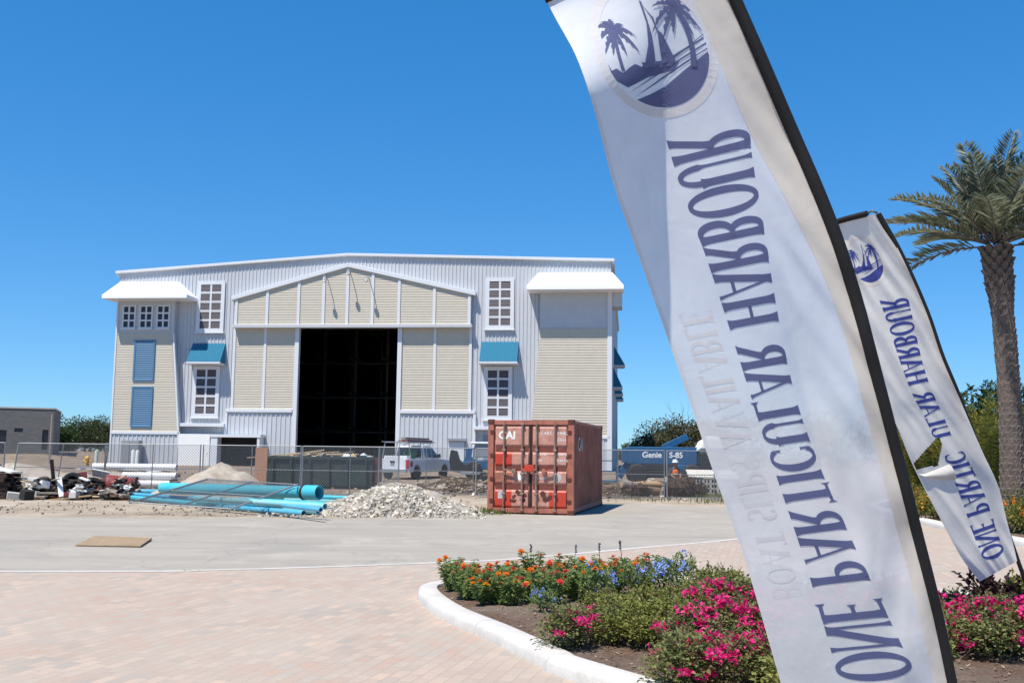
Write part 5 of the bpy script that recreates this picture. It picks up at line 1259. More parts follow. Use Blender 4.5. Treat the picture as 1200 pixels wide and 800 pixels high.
def put(root, first, loc, rz, sc, label, group):
    if first: root.location = loc; root.rotation_euler = (0,0,rz); root.scale = (sc,)*3 if isinstance(sc,(int,float)) else sc; tag(root,label,None,group); return root
    return dup(root,loc,rz,label,group,sc)
put(ar1,True,V(((1128-600)/FOC*29,29,.15)),0,1.0,'feathery yellow clump palm left of the date palm trunk, right behind the small banner',SG)
put(ar2,True,V(((1158-600)/FOC*27.5,27.5,.15)),1,.95,'feathery yellow clump palm touching the left side of the date palm trunk',SG)
put(ar1,False,V(((1098-600)/FOC*31,31,.15)),2,.95,'feathery clump palm hidden between the two banners',SG)
put(ar2,False,V(((1212-600)/FOC*28,28,.15)),3,1.05,'feathery clump palm at the right edge behind the date palm',SG)
put(ar1,False,V(((1075-600)/FOC*33,33,.15)),4,.9,'leftmost feathery clump palm behind the pole of the large banner',SG)
put(ar2,False,V(((1140-600)/FOC*33,33,.15)),4,1.1,'feathery clump palm in the back row left of the date palm',SG)
put(ar1,False,V(((1180-600)/FOC*34,34,.15)),5,1.05,'feathery clump palm in the back row right behind the date palm trunk',SG)
# upright leafy shrubs with pointed tops behind
def spire_shrub(h, seed):
    r2 = random.Random(seed); t = thing('tall_shrub','','shrub'); cs=[]; sm = MB(); mb = MB()
    for i in range(9):
        a = r2.uniform(0,6.28); q = r2.uniform(.1,.9); x,y = q*math.cos(a), q*math.sin(a)*.8; H = h*r2.uniform(.75,1); sm.tube([(x*.3,y*.3,0),(x*.8,y*.8,H*.5),(x,y,H)],[.03,.02,.008],5,False)
        for k in range(9):
            u = (k+1)/9; cs.append(((x*(.4+.6*u),y*(.4+.6*u),H*u*.99),(.34*(1.15-u*.85),)*2+(.22,)))
    sm.build('stems','stem_brown',t); foliage_cloud(mb,cs,46,.19,.075); mb.build('foliage','leaf_dark',t); return t
sp1 = spire_shrub(4.3,3); sp2 = spire_shrub(3.9,5); DG = 'dark shrubs behind the clump palms'
put(sp1,True,V(((1160-600)/FOC*36.5,36.5,.1)),0,1,'dark green spiky topped shrub left of the palm trunk against the sky',DG)
put(sp2,True,V(((1136-600)/FOC*36,36,.1)),0,1,'dark green shrub between the small banner edge and the spiky topped one',DG)
put(sp1,False,V(((1196-600)/FOC*36,36,.1)),2,1,'dark green shrub at the right edge behind the palm trunk',DG)
put(sp2,False,V(((1105-600)/FOC*36,36,.1)),2,1,'dark green shrub behind the top half of the small banner',DG)
put(sp2,False,V(((1075-600)/FOC*37,37,.1)),3,.95,'dark green shrub behind the pole of the large banner',DG)
put(sp1,False,V(((1228-600)/FOC*35,35,.1)),3,1.0,'dark green shrub just past the right edge of the view',DG)
# low flowering shrubs along the far kerb
def low_shrub(name, w, h, n, leaf, L, W, seed, flowers=None, nf=0, fs=.03, fl_clump=1, dense=6, shell=.5):
    """a leafy mound: leaves, a few stems, and optional flower heads"""
    global rnd
    keep = rnd; rnd = random.Random(seed); t = thing(name,'','shrub'); mb = MB(); sm = MB()
    lobes = [(V((rnd.uniform(-.5,.5)*w*.62, rnd.uniform(-.5,.5)*w*.62, h*rnd.uniform(.32,.60))), w*rnd.uniform(.20,.32)) for _ in range(dense)]
    for c, r in lobes: sm.tube([(c.x*.2,c.y*.2,0),(c.x*.6,c.y*.6,c.z*.6),tuple(c)],[.012,.009,.005],5,False)
    for i in range(n):
        c, r = rnd.choice(lobes); d = V((rnd.gauss(0,1),rnd.gauss(0,1),rnd.gauss(.15,.9))).normalized(); q = shell+(1-shell)*rnd.random()
        if rnd.random() < .10: q *= 1.25
        p = c+V((d.x*r,d.y*r,d.z*min(r,h*.45)))*q
        if p.z < .01: p.z = rnd.uniform(.01,.06)
        mb.leaf(p,(d*.6+V((rnd.gauss(0,.6),rnd.gauss(0,.6),rnd.gauss(.25,.5)))).normalized(),L*rnd.uniform(.6,1.2),W*rnd.uniform(.6,1.2),V((rnd.gauss(0,.5),rnd.gauss(0,.5),1)))
    for i in range(dense*3):
        c, r = rnd.choice(lobes); d = V((rnd.gauss(0,.6),rnd.gauss(0,.6),1)).normalized(); pts=[c,c+d*r*.8,c+d*r*rnd.uniform(1.2,1.55)]; sm.tube(pts,[.006,.005,.003],4,False)
        for k in range(7): mb.leaf(pts[1].lerp(pts[2],k/6),(d+V((rnd.gauss(0,.8),rnd.gauss(0,.8),0))).normalized(),L*.8,W*.8)
    sm.build('stems','stem_brown',t); mb.build('foliage',leaf,t)
    if flowers:
        for fi, fm in enumerate(flowers):
            fb = MB()
            for i in range(nf):
                c, r = rnd.choice(lobes); d = V((rnd.gauss(0,1),rnd.gauss(0,1)-.25,rnd.gauss(.55,.6))).normalized(); p = c+V((d.x*r,d.y*r,d.z*min(r,h*.45)))*rnd.uniform(.98,1.15); p.z = max(p.z,.05)
                for k in range(fl_clump):
                    o = V((rnd.gauss(0,1),rnd.gauss(0,1),rnd.gauss(0,1)))*fs*(.85 if fl_clump > 1 else .0); 
                    for j in range(3):
                        a = V((rnd.gauss(0,1),rnd.gauss(0,1),rnd.gauss(.4,.8))).normalized(); fb.leaf(p+o,a,fs*rnd.uniform(.8,1.2),fs*.8,d)
            fb.build('blossoms',fm,t)
    rnd = keep; return t
LG_ = 'yellow green low shrubs along the far kerb'
ls1 = low_shrub('lantana_shrub',1.3,.75,1500,'leaf_yellow',.075,.04,31,['petal_orange'],26,.05,2)
ls2 = low_shrub('lantana_shrub',1.2,.65,1400,'leaf_yellow',.075,.04,32,['petal_yellow'],22,.05,2)
far_sp = [(1072,27.5),(1092,27),(1112,26.2),(1132,25.2),(1085,29),(1107,28.6),(1128,27.6),(1150,25.8),(1165,24),(1182,23.2),(1200,22.3),(1216,21.6),(1186,25),(1206,24.4),(1158,27),(1174,26.5),(1232,21)]
for i,(px,Y) in enumerate(far_sp):
    src = (ls1,ls2)[i%2]; put(src,i<2,V(((px-600)/FOC*Y,Y,.14)),i*1.3,rnd.uniform(.9,1.15),'low yellow green lantana shrub in the bed beyond the far kerb',LG_)

# ------------------------------------------------------------------ flowers in the near bed
def bedding(name, h, w, seed, leaf, flowers, n=170, L=.075, W=.024, fsz=.045, nf=6):
    global rnd
    keep = rnd; rnd = random.Random(seed); t = thing(name,'','flower'); mb = MB(); sm = MB(); tips=[]
    for i in range(9):
        a = rnd.uniform(0,6.28); q = rnd.uniform(.1,1); H = h*rnd.uniform(.55,1); e = V((math.cos(a)*q*w*.5,math.sin(a)*q*w*.5,0)); pts=[e*.15,e*.6+V((0,0,H*.5)),e+V((0,0,H))]; sm.tube(pts,[.006,.005,.004],5,False); tips.append(pts[2])
        for k in range(n//9):
            u = rnd.uniform(.12,1); p = pts[0].lerp(pts[1],u*2) if u < .5 else pts[1].lerp(pts[2],u*2-1); b = rnd.uniform(0,6.28); d = V((math.cos(b),math.sin(b),rnd.uniform(-.1,.75))).normalized(); mb.leaf(p,d,L*rnd.uniform(.6,1.25),W*rnd.uniform(.7,1.3),V((0,0,1)),.2,.25)
    sm.build('stems','stem_green',t); mb.build('foliage',leaf,t)
    for k, fm in enumerate(flowers):
        for tip in tips[k::len(flowers)][:nf]:
            fb = MB(); ax = V((rnd.gauss(0,.3),rnd.gauss(-.25,.3),1)).normalized(); c = tip+V((0,0,.01))
            for ring, (m, r, up) in enumerate(((11,1,.15),(9,.75,.5),(6,.45,1.0))):
                for i in range(m):
                    b = 2*math.pi*(i+.3*ring)/m; d = V((math.cos(b),math.sin(b),0)); d = (d-ax*d.dot(ax)+ax*up).normalized(); fb.leaf(c+ax*.006*ring,d,fsz*r*rnd.uniform(.85,1.15),fsz*.45,ax,.15,.15)
            fb.build('blossom',fm,t)
    rnd = keep; return t
MK = [bedding('marigold_plant',.36,.52,41,'leaf_bed',['petal_orange','petal_yellow'],560,nf=3),bedding('marigold_plant',.40,.50,42,'leaf_bed',['petal_orange','petal_red'],520,nf=2),bedding('zinnia_plant',.42,.46,43,'leaf_bed',['petal_red','petal_orange'],520,nf=2),bedding('marigold_plant',.34,.52,44,'leaf_bed',['petal_yellow','petal_orange','petal_red'],540,nf=1)]
KL = [('marigold plant with only orange and yellow blossoms in the mixed bed','orange and yellow marigolds'),('marigold plant with orange and some red blossoms in the mixed bed','orange and red marigolds'),('zinnia plant with salmon red and orange blossoms on tall stems in the bed','red zinnias'),('low marigold plant with yellow, orange and red blossoms in the mixed bed','three coloured low marigolds')]
mp_ = [(540,691),(556,697),(577,702),(600,708),(553,683),(572,686),(592,690),(613,694),(640,701),(628,686),(650,690),(668,699),(690,694),(605,679),(585,677),(560,677),(632,677),(655,680),(680,684),(705,690),(722,695),(668,675),(695,678),(718,683),(742,688),(735,679),(760,688),(640,712),(618,703),(755,680),(712,676),(680,706),(650,674),(536,684),(548,699),(566,705),(590,706),(625,704),(655,706),(530,690)]
cnt = [0]*4
BEDS = []
for i,(px,py) in enumerate(mp_):
    k = (i*7+i//3)%4; q = gnd(px,py,.13)
    if not inside(q,bed_in): continue
    q.z = bed_z(q,bed_in)-.01
    put(MK[k],cnt[k]==0,q,i*2.1,rnd.uniform(.78,1.02),*KL[k]); cnt[k]+=1
# blue plumbago
PB = [low_shrub('plumbago_plant',.5,.38,420,'leaf_bed',.055,.02,51,['petal_blue'],9,.028,7,4),low_shrub('plumbago_plant',.55,.42,460,'leaf_bed',.055,.02,52,['petal_blue'],11,.028,8,4)]
for i,(px,py,sc,l) in enumerate(((636,716,.62,'small pale blue plumbago at the front edge of the marigolds'),(692,704,.95,'pale blue plumbago behind the front magenta bush'),(748,693,.8,'pale blue plumbago at the back of the bed left of the grey green one'),(797,690,1.15,'largest pale blue plumbago close to the large banner'),(776,690,.9,'pale blue plumbago between the other two at the back'))):
    q = gnd(px,py,.14); q.z = bed_z(q,bed_in)-.01; put(PB[i%2],i<2,q,i*1.7,sc,l,'blue flowering plumbago')
# salvia spikes
def salvia(seed):
    r2 = random.Random(seed); t = thing('salvia_plant','','flower'); sm = MB(); mb = MB(); fb = MB()
    for i in range(1):
        x,y = r2.uniform(-.09,.09), r2.uniform(-.09,.09); H = .47*r2.uniform(.85,1.05); sm.tube([(x*.3,y*.3,0),(x*.8,y*.8,H*.6),(x,y,H)],[.006,.005,.003],5,False)
        for k in range(20): mb.leaf((x*.6,y*.6,r2.uniform(.05,H*.6)),(r2.gauss(0,1),r2.gauss(0,1),.35),.07,.025)
        for k in range(40): z = H*r2.uniform(.80,1.0); a = r2.uniform(0,6.28); fb.leaf((x,y,z),(math.cos(a),math.sin(a),.7),.022,.012)
    sm.build('stems','stem_green',t); mb.build('foliage','leaf_bed',t); fb.build('flower_spikes','spike_purple',t); return t
SV = [salvia(61),salvia(62)]
for i,(px,py) in enumerate(((622,683),(667,681),(703,681),(736,681))):
    q = gnd(px,py,.14); q.z = bed_z(q,bed_in)-.01; put(SV[i%2],i<2,q,i*1.1,rnd.uniform(.9,1.15),'slender salvia with dark purple flower spikes rising above the marigolds','purple salvias')
# bougainvillea
BG = [low_shrub('bougainvillea_bush',.95,.62,2300,'leaf_boug',.052,.034,71,['petal_magenta'],10,.042,12,8),low_shrub('bougainvillea_bush',.95,.60,2300,'leaf_boug',.052,.034,72,['petal_magenta'],22,.043,14,8),low_shrub('green_bush',.9,.60,2300,'leaf_yellow',.048,.032,73,['petal_magenta'],2,.034,6,8)]
BL_ = ['bougainvillea bush with a few magenta bracts in the near bed','bougainvillea bush thick with bright magenta bracts in the near bed','yellow green bush with almost no bracts in the near bed']
bs = [(684,750,0,.8),(745,752,2,.75),(800,768,0,.7),(765,745,2,.85),(720,728,2,.72),(800,742,2,.9),(848,738,1,.95),(828,722,2,.9),(782,722,2,.8),(858,768,1,.95),(822,796,0,.9),(890,800,1,.9),(875,716,2,.9),(905,735,0,1),(850,700,2,.75),(930,770,1,1),(960,740,2,1),(915,705,2,.8),(990,760,1,1),(1020,735,0,1),(1060,740,1,1),(1125,758,1,.85),(1160,763,1,.85),(1192,765,1,.9),(1140,735,0,.8),(1105,735,2,.9),(1110,775,0,.9),(1180,742,2,.75),(1215,755,0,.9),(870,830,0,1),(950,830,2,1),(1040,800,2,1)]
bc=[0,0,0]
for i,(px,py,k,sc) in enumerate(bs):
    q = gnd(px,py,.14)
    if not inside(q,bed_in): continue
    q.z = bed_z(q,bed_in)-.01; put(BG[k],bc[k]==0,q,i*1.9,(sc,sc,sc*(.72 if py > 715 else .85)),BL_[k],['bougainvilleas with few bracts','bougainvilleas thick with bracts','green bushes of the near bed'][k]); bc[k]+=1
bd = low_shrub('burgundy_plant',.6,.42,520,'leaf_burgundy',.09,.05,81); q = gnd(1162,722,.14); q.z=bed_z(q,bed_in); put(bd,True,q,0,1,'dark burgundy leaved plant behind the magenta bush right of the banner pole',None)
ys = low_shrub('croton_shrub',.6,.6,420,'leaf_yellow',.085,.045,82); q = gnd(1203,722,.14); q.z=bed_z(q,bed_in); put(ys,True,q,0,.9,'small bright yellow green shrub at the right edge of the near bed',None)

# grass tufts
def tufts(spots, seed):
    r2 = random.Random(seed); mb = MB()
    for px,py,w,d,n,h in spots:
        c = gnd(px,py)
        for i in range(n):
            x,y = c.x+r2.gauss(0,w), c.y+r2.gauss(0,d); a = r2.uniform(0,6.28); mb.leaf((x,y,zg(x,y)),(math.cos(a)*.5,math.sin(a)*.5,1),h*r2.uniform(.5,1.2),.022,(math.cos(a),math.sin(a),0),.1,.3)
    return mb
o = tufts([(560,601,.42,.35,520,.16),(598,601.5,.25,.12,160,.12),(548,603,.5,.2,160,.10),(735,584,.5,.25,60,.13),(752,580,.4,.2,70,.12),(790,581,.7,.3,90,.14),(815,579,.6,.4,300,.24),(838,583,.8,.4,220,.2),(765,587,.6,.3,60,.10),(860,590,1.2,.5,160,.2)],3).build('grass','grass'); tag(o,'thin tufts of green grass along the verge and by the container','grass',kind='stuff')

# ------------------------------------------------------------------ banners
def interp(pts, y):
    """x of a smooth edge line at height y (Catmull-Rom through the listed points)"""
    n=len(pts)
    if y <= pts[0][1]: i=0
    elif y >= pts[-1][1]: i=n-2
    else: i=max(k for k in range(n-1) if pts[k][1] <= y)
    (x0,y0),(x1,y1)=pts[i],pts[i+1]; t=(y-y0)/(y1-y0); g=lambda k: (pts[min(n-1,k+1)][0]-pts[max(0,k-1)][0])/(pts[min(n-1,k+1)][1]-pts[max(0,k-1)][1])
    m0,m1=g(i)*(y1-y0),g(i+1)*(y1-y0)
    if t < 0: return x0+m0*t
    if t > 1: return x1+m1*(t-1)
    return (2*t**3-3*t*t+1)*x0+(t**3-2*t*t+t)*m0+(-2*t**3+3*t*t)*x1+(t**3-t*t)*m1
# lettering: strokes as ribbons in a unit box (x 0..w, y 0..1), thick and thin with flared serifs
def stem(x, y0, y1, w, x2=None, flare=.045):
    """vertical or slanted stroke with flared ends"""
    x2 = x if x2 is None else x2; pts=[]; n=12
    for i in range(n+1):
        t = i/n; f = 1+ (flare/w*2)*(max(0,1-t*9)+max(0,1-(1-t)*9)); pts.append((x+(x2-x)*t, y0+(y1-y0)*t, w*f))
    return ('v', pts)
def hbar(x0, x1, y, w, serif=.0):
    pts=[]; n=10
    for i in range(n+1):
        t=i/n; f = 1+serif*max(0,t*6-5); pts.append((x0+(x1-x0)*t, y, w*f))
    return ('h', pts)
def arc(cx, cy, rx, ry, a0, a1, thick, thin, n=30):
    pts=[]
    for i in range(n+1):
        a = R_(a0+(a1-a0)*i/n); k = abs(math.cos(a))**1.5; pts.append((cx+rx*math.cos(a), cy+ry*math.sin(a), thin+(thick-thin)*k, a, rx, ry))
    return ('a', pts)
TK, TN = .225, .065
GL = {
 'O': (.86,[arc(.43,.5,.345,.475,0,360,TK,TN,44)]),
 'N': (.90,[stem(.12,0,1,TN+.02),stem(.14,1,0,TK,.74),stem(.78,0,1,TN+.02)]),
 'E': (.64,[stem(.14,0,1,TK),hbar(.14,.60,.972,TN,1.6),hbar(.14,.50,.52,TN,1.6),hbar(.14,.62,.028,TN,1.6)]),
 'P': (.66,[stem(.14,0,1,TK),arc(.26,.73,.30,.245,-90,90,TK*.95,TN),hbar(.12,.27,.975,TN),hbar(.12,.27,.487,TN)]),
 'A': (.84,[stem(.08,0,1,TN+.01,.40,.03),stem(.72,0,1,TK,.41,.03),hbar(.2,.6,.30,TN)]),
 'R': (.78,[stem(.14,0,1,TK),arc(.26,.74,.28,.235,-90,90,TK*.95,TN),hbar(.12,.27,.975,TN),hbar(.12,.34,.505,TN),stem(.36,.50,0,TK*.95,.68,.03)]),
 'T': (.70,[stem(.35,0,1,TK),hbar(.35,.66,.97,TN,2.2),hbar(.35,.04,.97,TN,2.2)]),
 'I': (.34,[stem(.17,0,1,TK)]),
 'C': (.74,[arc(.42,.5,.34,.475,52,308,TK,TN,36),stem(.645,.72,.90,TN,None,.02),stem(.645,.10,.26,TN,None,.02)]),
 'U': (.80,[stem(.15,.28,1,TK,None,.045),stem(.65,.28,1,TN+.02,None,.045),arc(.40,.30,.25,.275,180,360,TK*.8,TN,24)]),
 'L': (.62,[stem(.14,0,1,TK),hbar(.14,.58,.028,TN,2.0)]),
 'H': (.84,[stem(.14,0,1,TK),stem(.70,0,1,TK),hbar(.14,.70,.5,TN)]),
 'B': (.70,[stem(.14,0,1,TK),arc(.26,.75,.25,.225,-90,90,TK*.95,TN),arc(.26,.27,.30,.245,-90,90,TK,TN),hbar(.12,.27,.972,TN),hbar(.12,.28,.52,TN),hbar(.12,.27,.028,TN)]),
 'S': (.62,[arc(.32,.74,.21,.235,30,255,TK*.8,TN,22),arc(.31,.265,.23,.24,-150,85,TK*.9,TN,22)]),
 'V': (.82,[stem(.10,1,0,TK,.42,.03),stem(.72,1,0,TN+.01,.42,.03)]),
 ' ': (.42,[])}
def ribbon_pts(st):
    """pairs of points on both sides of a stroke"""
    kind, pts = st; out=[]
    for p in pts:
        x,y,w = p[:3]
        if kind == 'v': out.append(((x-w/2,y),(x+w/2,y)))
        elif kind == 'h': out.append(((x,y-w/2),(x,y+w/2)))
        else:
            a,rx,ry = p[3:]; n = V((math.cos(a)/rx,math.sin(a)/ry)).normalized(); out.append(((x-n.x*w/2,y-n.y*w/2),(x+n.x*w/2,y+n.y*w/2)))
    return out
class Banner:
    """cloth surface: a 0..1 from the free edge to the pole, b 0..1 from top to bottom"""
    def __init__(s, left, right, yl, yr, Yl, Yr, disp): s.l,s.r,s.yl,s.yr,s.Yl,s.Yr,s.disp = left,right,yl,yr,Yl,Yr,disp
    def base(s, a, b):
        yl, yr = s.yl(b), s.yr(b); L = at(interp(s.l,yl),yl,s.Yl(b)); Rr = at(interp(s.r,yr),yr,s.Yr(b)); return L.lerp(Rr,a)
    def S(s, a, b):
        p = s.base(a,b); return p+(p-V((0,0,EYE))).normalized()*s.disp(a,b)
    def nrm(s, a, b):
        e=.004; u = s.S(a+e,b)-s.S(a-e,b); v = s.S(a,b+e)-s.S(a,b-e); return u.cross(v).normalized()
    def off(s, a, b, d):
        n = s.nrm(a,b)
        if n.y > 0: n = -n
        return s.S(a,b)+n*d
def banner_text(bn, text, b0, b1, a_base, hf, mb, d0=.0012):
    """text read upward from b0 to b1, tops toward the pole"""
    tot = sum(GL[c][0] for c in text)+.06*len(text); x=0; k=0
    for c in text:
        w, strokes = GL[c]
        for st in strokes:
            rp = ribbon_pts(st); vs=[]; d = d0+.00012*(k%7); k+=1; M=6
            for p, q in rp:
                for i in range(M+1):
                    u = p[0]+(q[0]-p[0])*i/M; v = p[1]+(q[1]-p[1])*i/M; t = (x+u)/tot; b = b0+(b1-b0)*t; vs.append(bn.off(a_base(t)+v*hf(t), b, d))
            mb.add(vs,[(i*(M+1)+j,i*(M+1)+j+1,(i+1)*(M+1)+j+1,(i+1)*(M+1)+j) for i in range(len(rp)-1) for j in range(M)])
        x += w+.06
ETURN = R_(-15)
def poly_on(bn, pts, cx, cy, sa, sb, mb, d):
    """a flat shape of the emblem, in circle units (x to the right, y up), cut into small faces"""
    pts=[(p[0]*math.cos(ETURN)-p[1]*math.sin(ETURN), p[0]*math.sin(ETURN)+p[1]*math.cos(ETURN)) for p in pts]
    import bmesh
    from mathutils.geometry import tessellate_polygon
    tris = tessellate_polygon([[V((p[0],p[1],0)) for p in pts]]); bm = bmesh.new(); vv=[bm.verts.new((p[0],p[1],0)) for p in pts]
    for t in tris:
        try: bm.faces.new([vv[i] for i in t])
        except ValueError: pass
    for _ in range(6):
        es=[e for e in bm.edges if e.calc_length() > .16]
        if not es: break
        bmesh.ops.subdivide_edges(bm, edges=es, cuts=1); bmesh.ops.triangulate(bm, faces=bm.faces[:])
    bm.verts.index_update(); mb.add([bn.off(cx+v.co.x*sa, cy-v.co.y*sb, d) for v in bm.verts],[tuple(v.index for v in f.verts) for f in bm.faces]); bm.free()
def circ(r, n=48, ry=None, a0=0, a1=360): return [(r*math.cos(R_(a0+(a1-a0)*i/n)),(ry or r)*math.sin(R_(a0+(a1-a0)*i/n))) for i in range(n)]
def cap(chord0, chord1, r=.97, n=24):
    """part of the disc below a slanted line from angle chord0 to chord1 (degrees, going clockwise round the bottom)"""
    return [(r*math.cos(R_(chord0+(chord1-chord0)*i/n)), r*math.sin(R_(chord0+(chord1-chord0)*i/n))) for i in range(n+1)]
def palm_shape(x, y, s, fl, seed, trunk):
    """silhouettes of a palm: trunk ribbon and ragged fronds"""
    r2 = random.Random(seed); out=[]
    n=8; L=[];R2=[]
    for i in range(n+1):
        t=i/n; px,py = trunk[0][0]+(x-trunk[0][0])*t+fl*.10*math.sin(math.pi*t), trunk[0][1]+(y-trunk[0][1])*t; w=.030+.03*(1-t)*trunk[1]; L.append((px-w,py)); R2.append((px+w,py))
    out.append(L+R2[::-1])
    for ang, ln, dr in ((150,.42,.5),(185,.46,.7),(225,.44,.35),(262,.40,.1),(300,.40,.3),(335,.46,.6),(15,.46,.65),(50,.40,.6),(95,.34,.5),(125,.36,.5)):
        a=R_(ang+r2.uniform(-8,8)); l=ln*s*r2.uniform(.9,1.1); top=[];bot=[]; m=10
        for i in range(m+1):
            t=i/m; cx=x+l*t*math.cos(a); cy=y+l*t*math.sin(a)-dr*l*t*t; w=.058*s*math.sin(math.pi*min(1,.12+t*.9))**.8*(1 if t<1 else .1); nx,ny=-math.sin(a),math.cos(a); top.append((cx+nx*w*.45,cy+ny*w*.45)); j=w*(1.25 if i%2 else .55); bot.append((cx-nx*j,cy-ny*j))
        out.append(top+bot[::-1])
    return out
def emblem(bn, parent, cx, cy, sa, sb, print_m, ring_m):
    mb=MB(); 
    o=circ(1.14,64); i_=circ(.99,64)
    for k in range(64):
        j=(k+1)%64; mb.add([bn.off(cx+p[0]*sa,cy-p[1]*sb,.0012) for p in (i_[k],o[k],o[j],i_[j])],[(0,1,2,3)])
    mb.build('emblem_ring',ring_m,parent); mb=MB()
    sl=.36  # the shore line rises to the right
    def clipy(pts): return pts
    # island and the sea
    y0=lambda x:-.34+sl*x*.55
    isl=[(-.93,-.27)]+[(-.9+.12*i,-.40+.05*math.sin(i*2.3)+.012*i+.07*(i>3)) for i in range(11)]+[(.42,-.20),(.30,-.36),(-.2,-.48),(-.60,-.66),(-.80,-.56)]
    poly_on(bn,isl,cx,cy,sa,sb,mb,.0016)
    low=cap(-118,-6)+[(.95,-.05),(.5,-.34),(.1,-.62),(-.2,-.76)]
    poly_on(bn,low,cx,cy,sa,sb,mb,.0018)
    for i,(xa,ya,xb,yb,w) in enumerate(((-.72,-.68,.92,.16,.035),(-.62,-.76,.95,.08,.03),(-.52,-.83,.60,-.20,.028),(-.35,-.60,.93,.22,.018),(.0,-.52,.96,.00,.02))):
        poly_on(bn,[(xa,ya),(xb,yb-w*.2),(xb,yb+w*.6),((xa+xb)/2,(ya+yb)/2+w)],cx,cy,sa,sb,mb,.0020+.0002*i)
    # sailing boat
    poly_on(bn,[(-.10,.76),(-.06,.74),(-.02,.2),(-.04,-.28),(-.24,-.27),(-.12,.05),(-.07,.4)],cx,cy,sa,sb,mb,.0030); poly_on(bn,[(.10,.28),(.17,.24),(.34,-.19),(.08,-.22),(.08,.05)],cx,cy,sa,sb,mb,.0031)
    poly_on(bn,[(-.08,.72),(.06,.50),(.075,.50),(.11,.25),(.09,.25),(.045,.48)],cx,cy,sa,sb,mb,.0032); poly_on(bn,[(-.30,-.25),(.36,-.19),(.26,-.29),(-.26,-.34)],cx,cy,sa,sb,mb,.0033)
    for k,pg in enumerate(palm_shape(-.70,.28,.92,-.3,3,((-.66,-.40),.1))): poly_on(bn,[(max(-.96,p[0]),p[1]) for p in pg],cx,cy,sa,sb,mb,.0035+.0001*k)
    for k,pg in enumerate(palm_shape(.50,.66,1.05,.9,5,((.66,-.30),.9))):
        pts=[]
        for p in pg:
            l=math.hypot(*p); pts.append(p if l<.98 else (p[0]*.98/l,p[1]*.98/l))
        poly_on(bn,pts,cx,cy,sa,sb,mb,.0048+.0001*k)
    mb.build('emblem',print_m,parent)
def banner_cloth(bn, name, m, parent, na, nb, hole=None, th=.0006):
    mb=MB(); vs=[bn.S(i/na,j/nb) for j in range(nb+1) for i in range(na+1)]; fs=[]
    for j in range(nb):
        for i in range(na):
            if hole and hole((i+.5)/na,(j+.5)/nb): continue
            fs.append((j*(na+1)+i,j*(na+1)+i+1,(j+1)*(na+1)+i+1,(j+1)*(na+1)+i))
    mb.add(vs,fs); return mb.build(name,m,parent,smooth=True,ang=80)
# large banner
Llarge=[(641,2),(650,20),(675,66),(695,124),(719,216),(740,277),(765,347),(800,447),(835,550),(871,650),(892,720),(915,800),(938,880)]
Rlarge=[(828,-62),(855,0),(884,66),(918,146),(955,232),(977,290),(996,350),(1013,412),(1039,510),(1064,607),(1092,716),(1110,800),(1124,870)]
def disp1(a,b):
    c = .70-2.1*b+1.2*b*b; u = (c-a)/.03
    k = -.85*.03*(math.log1p(math.exp(min(u,30)))+max(0,u-30))*(1-.5*ss(.18,.42,b))*ss(.0,.13,b)
    w = .014*math.sin(a*5.5+b*4)*math.sin(math.pi*a)+.014*noise.noise(V((a*2.5,b*7,1)))
    w += .050*ss(.72,1.0,a)*(1+.35*math.sin(b*9))+.014*noise.noise(V((a*10-b*9,b*6,6)))*ss(.62,.9,a)
    w += .018*math.exp(-((a-.64-.05*math.sin(b*6))/.045)**2)*ss(.3,.5,b)*(1-ss(.62,.7,b))
    w += .030*noise.noise(V((a*5+b*8,b*9-a*3,2)))*ss(.50,.75,b)*ss(.5,.8,a)
    w += .022*noise.noise(V((a*9-b*14,b*3,7)))*ss(.62,.85,a)*(1-ss(.5,.7,b))
    return k+w
bn1=Banner(Llarge,Rlarge,lambda b:2+b*878,lambda b:-60+b*928,lambda b:4.10+.20*b,lambda b:3.98+.30*b,disp1)
T1=thing('feather_banner','large white banner with a round island emblem and mirrored blue lettering, nearest the camera','banner',gnd(1230,1120,.0))
def in_world(o,par):
    o.parent=par; o.matrix_parent_inverse=Matrix.Translation(par.location).inverted(); return o
class WP:  # parts of a banner are modelled where they stand, then hung under its base
    def __init__(s,par): s.par=par
def hang(objs_before,par):
    for o in list(C.objects):
        if o not in objs_before and o.parent is None and o.type=='MESH':
            o.data.transform(Matrix.Translation(-par.location)); o.parent=par
before=set(C.objects)
banner_cloth(bn1,'cloth','banner_cloth',None,110,220)
mb=MB(); banner_text(bn1,'ONE PARTICULAR HARBOUR',.915,.205,lambda t:.355-.02*math.sin(math.pi*t),lambda t:.235+.235*abs(2*t-1)**1.7,mb); mb.build('lettering','banner_print',None)
mb=MB(); banner_text(bn1,'BOAT SLIPS AVAILABLE',.80,.42,lambda t:.10,lambda t:.17,mb,.0004); mb.build('faint_lettering','banner_faint',None)
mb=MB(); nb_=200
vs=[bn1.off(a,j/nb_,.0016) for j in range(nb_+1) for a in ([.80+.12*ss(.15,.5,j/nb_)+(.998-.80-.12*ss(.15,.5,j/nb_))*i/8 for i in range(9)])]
mb.add(vs,[(j*9+i,j*9+i+1,(j+1)*9+i+1,(j+1)*9+i) for j in range(nb_) for i in range(8)]); mb.build('pole_side_light','banner_warm_light',None,smooth=True,ang=80)  # added strip, its cream colour stands in for light coming through the cloth
mb=MB(); vs=[bn1.off(.002+.018*i,j/nb_,.0012) for j in range(nb_+1) for i in range(2)]; mb.add(vs,[(j*2,j*2+1,j*2+3,j*2+2) for j in range(nb_)]); mb.build('edge_hem','banner_cloth',None,smooth=True,ang=80)
emblem(bn1,None,.47,.092,.315,.078,'banner_print','banner_ring')
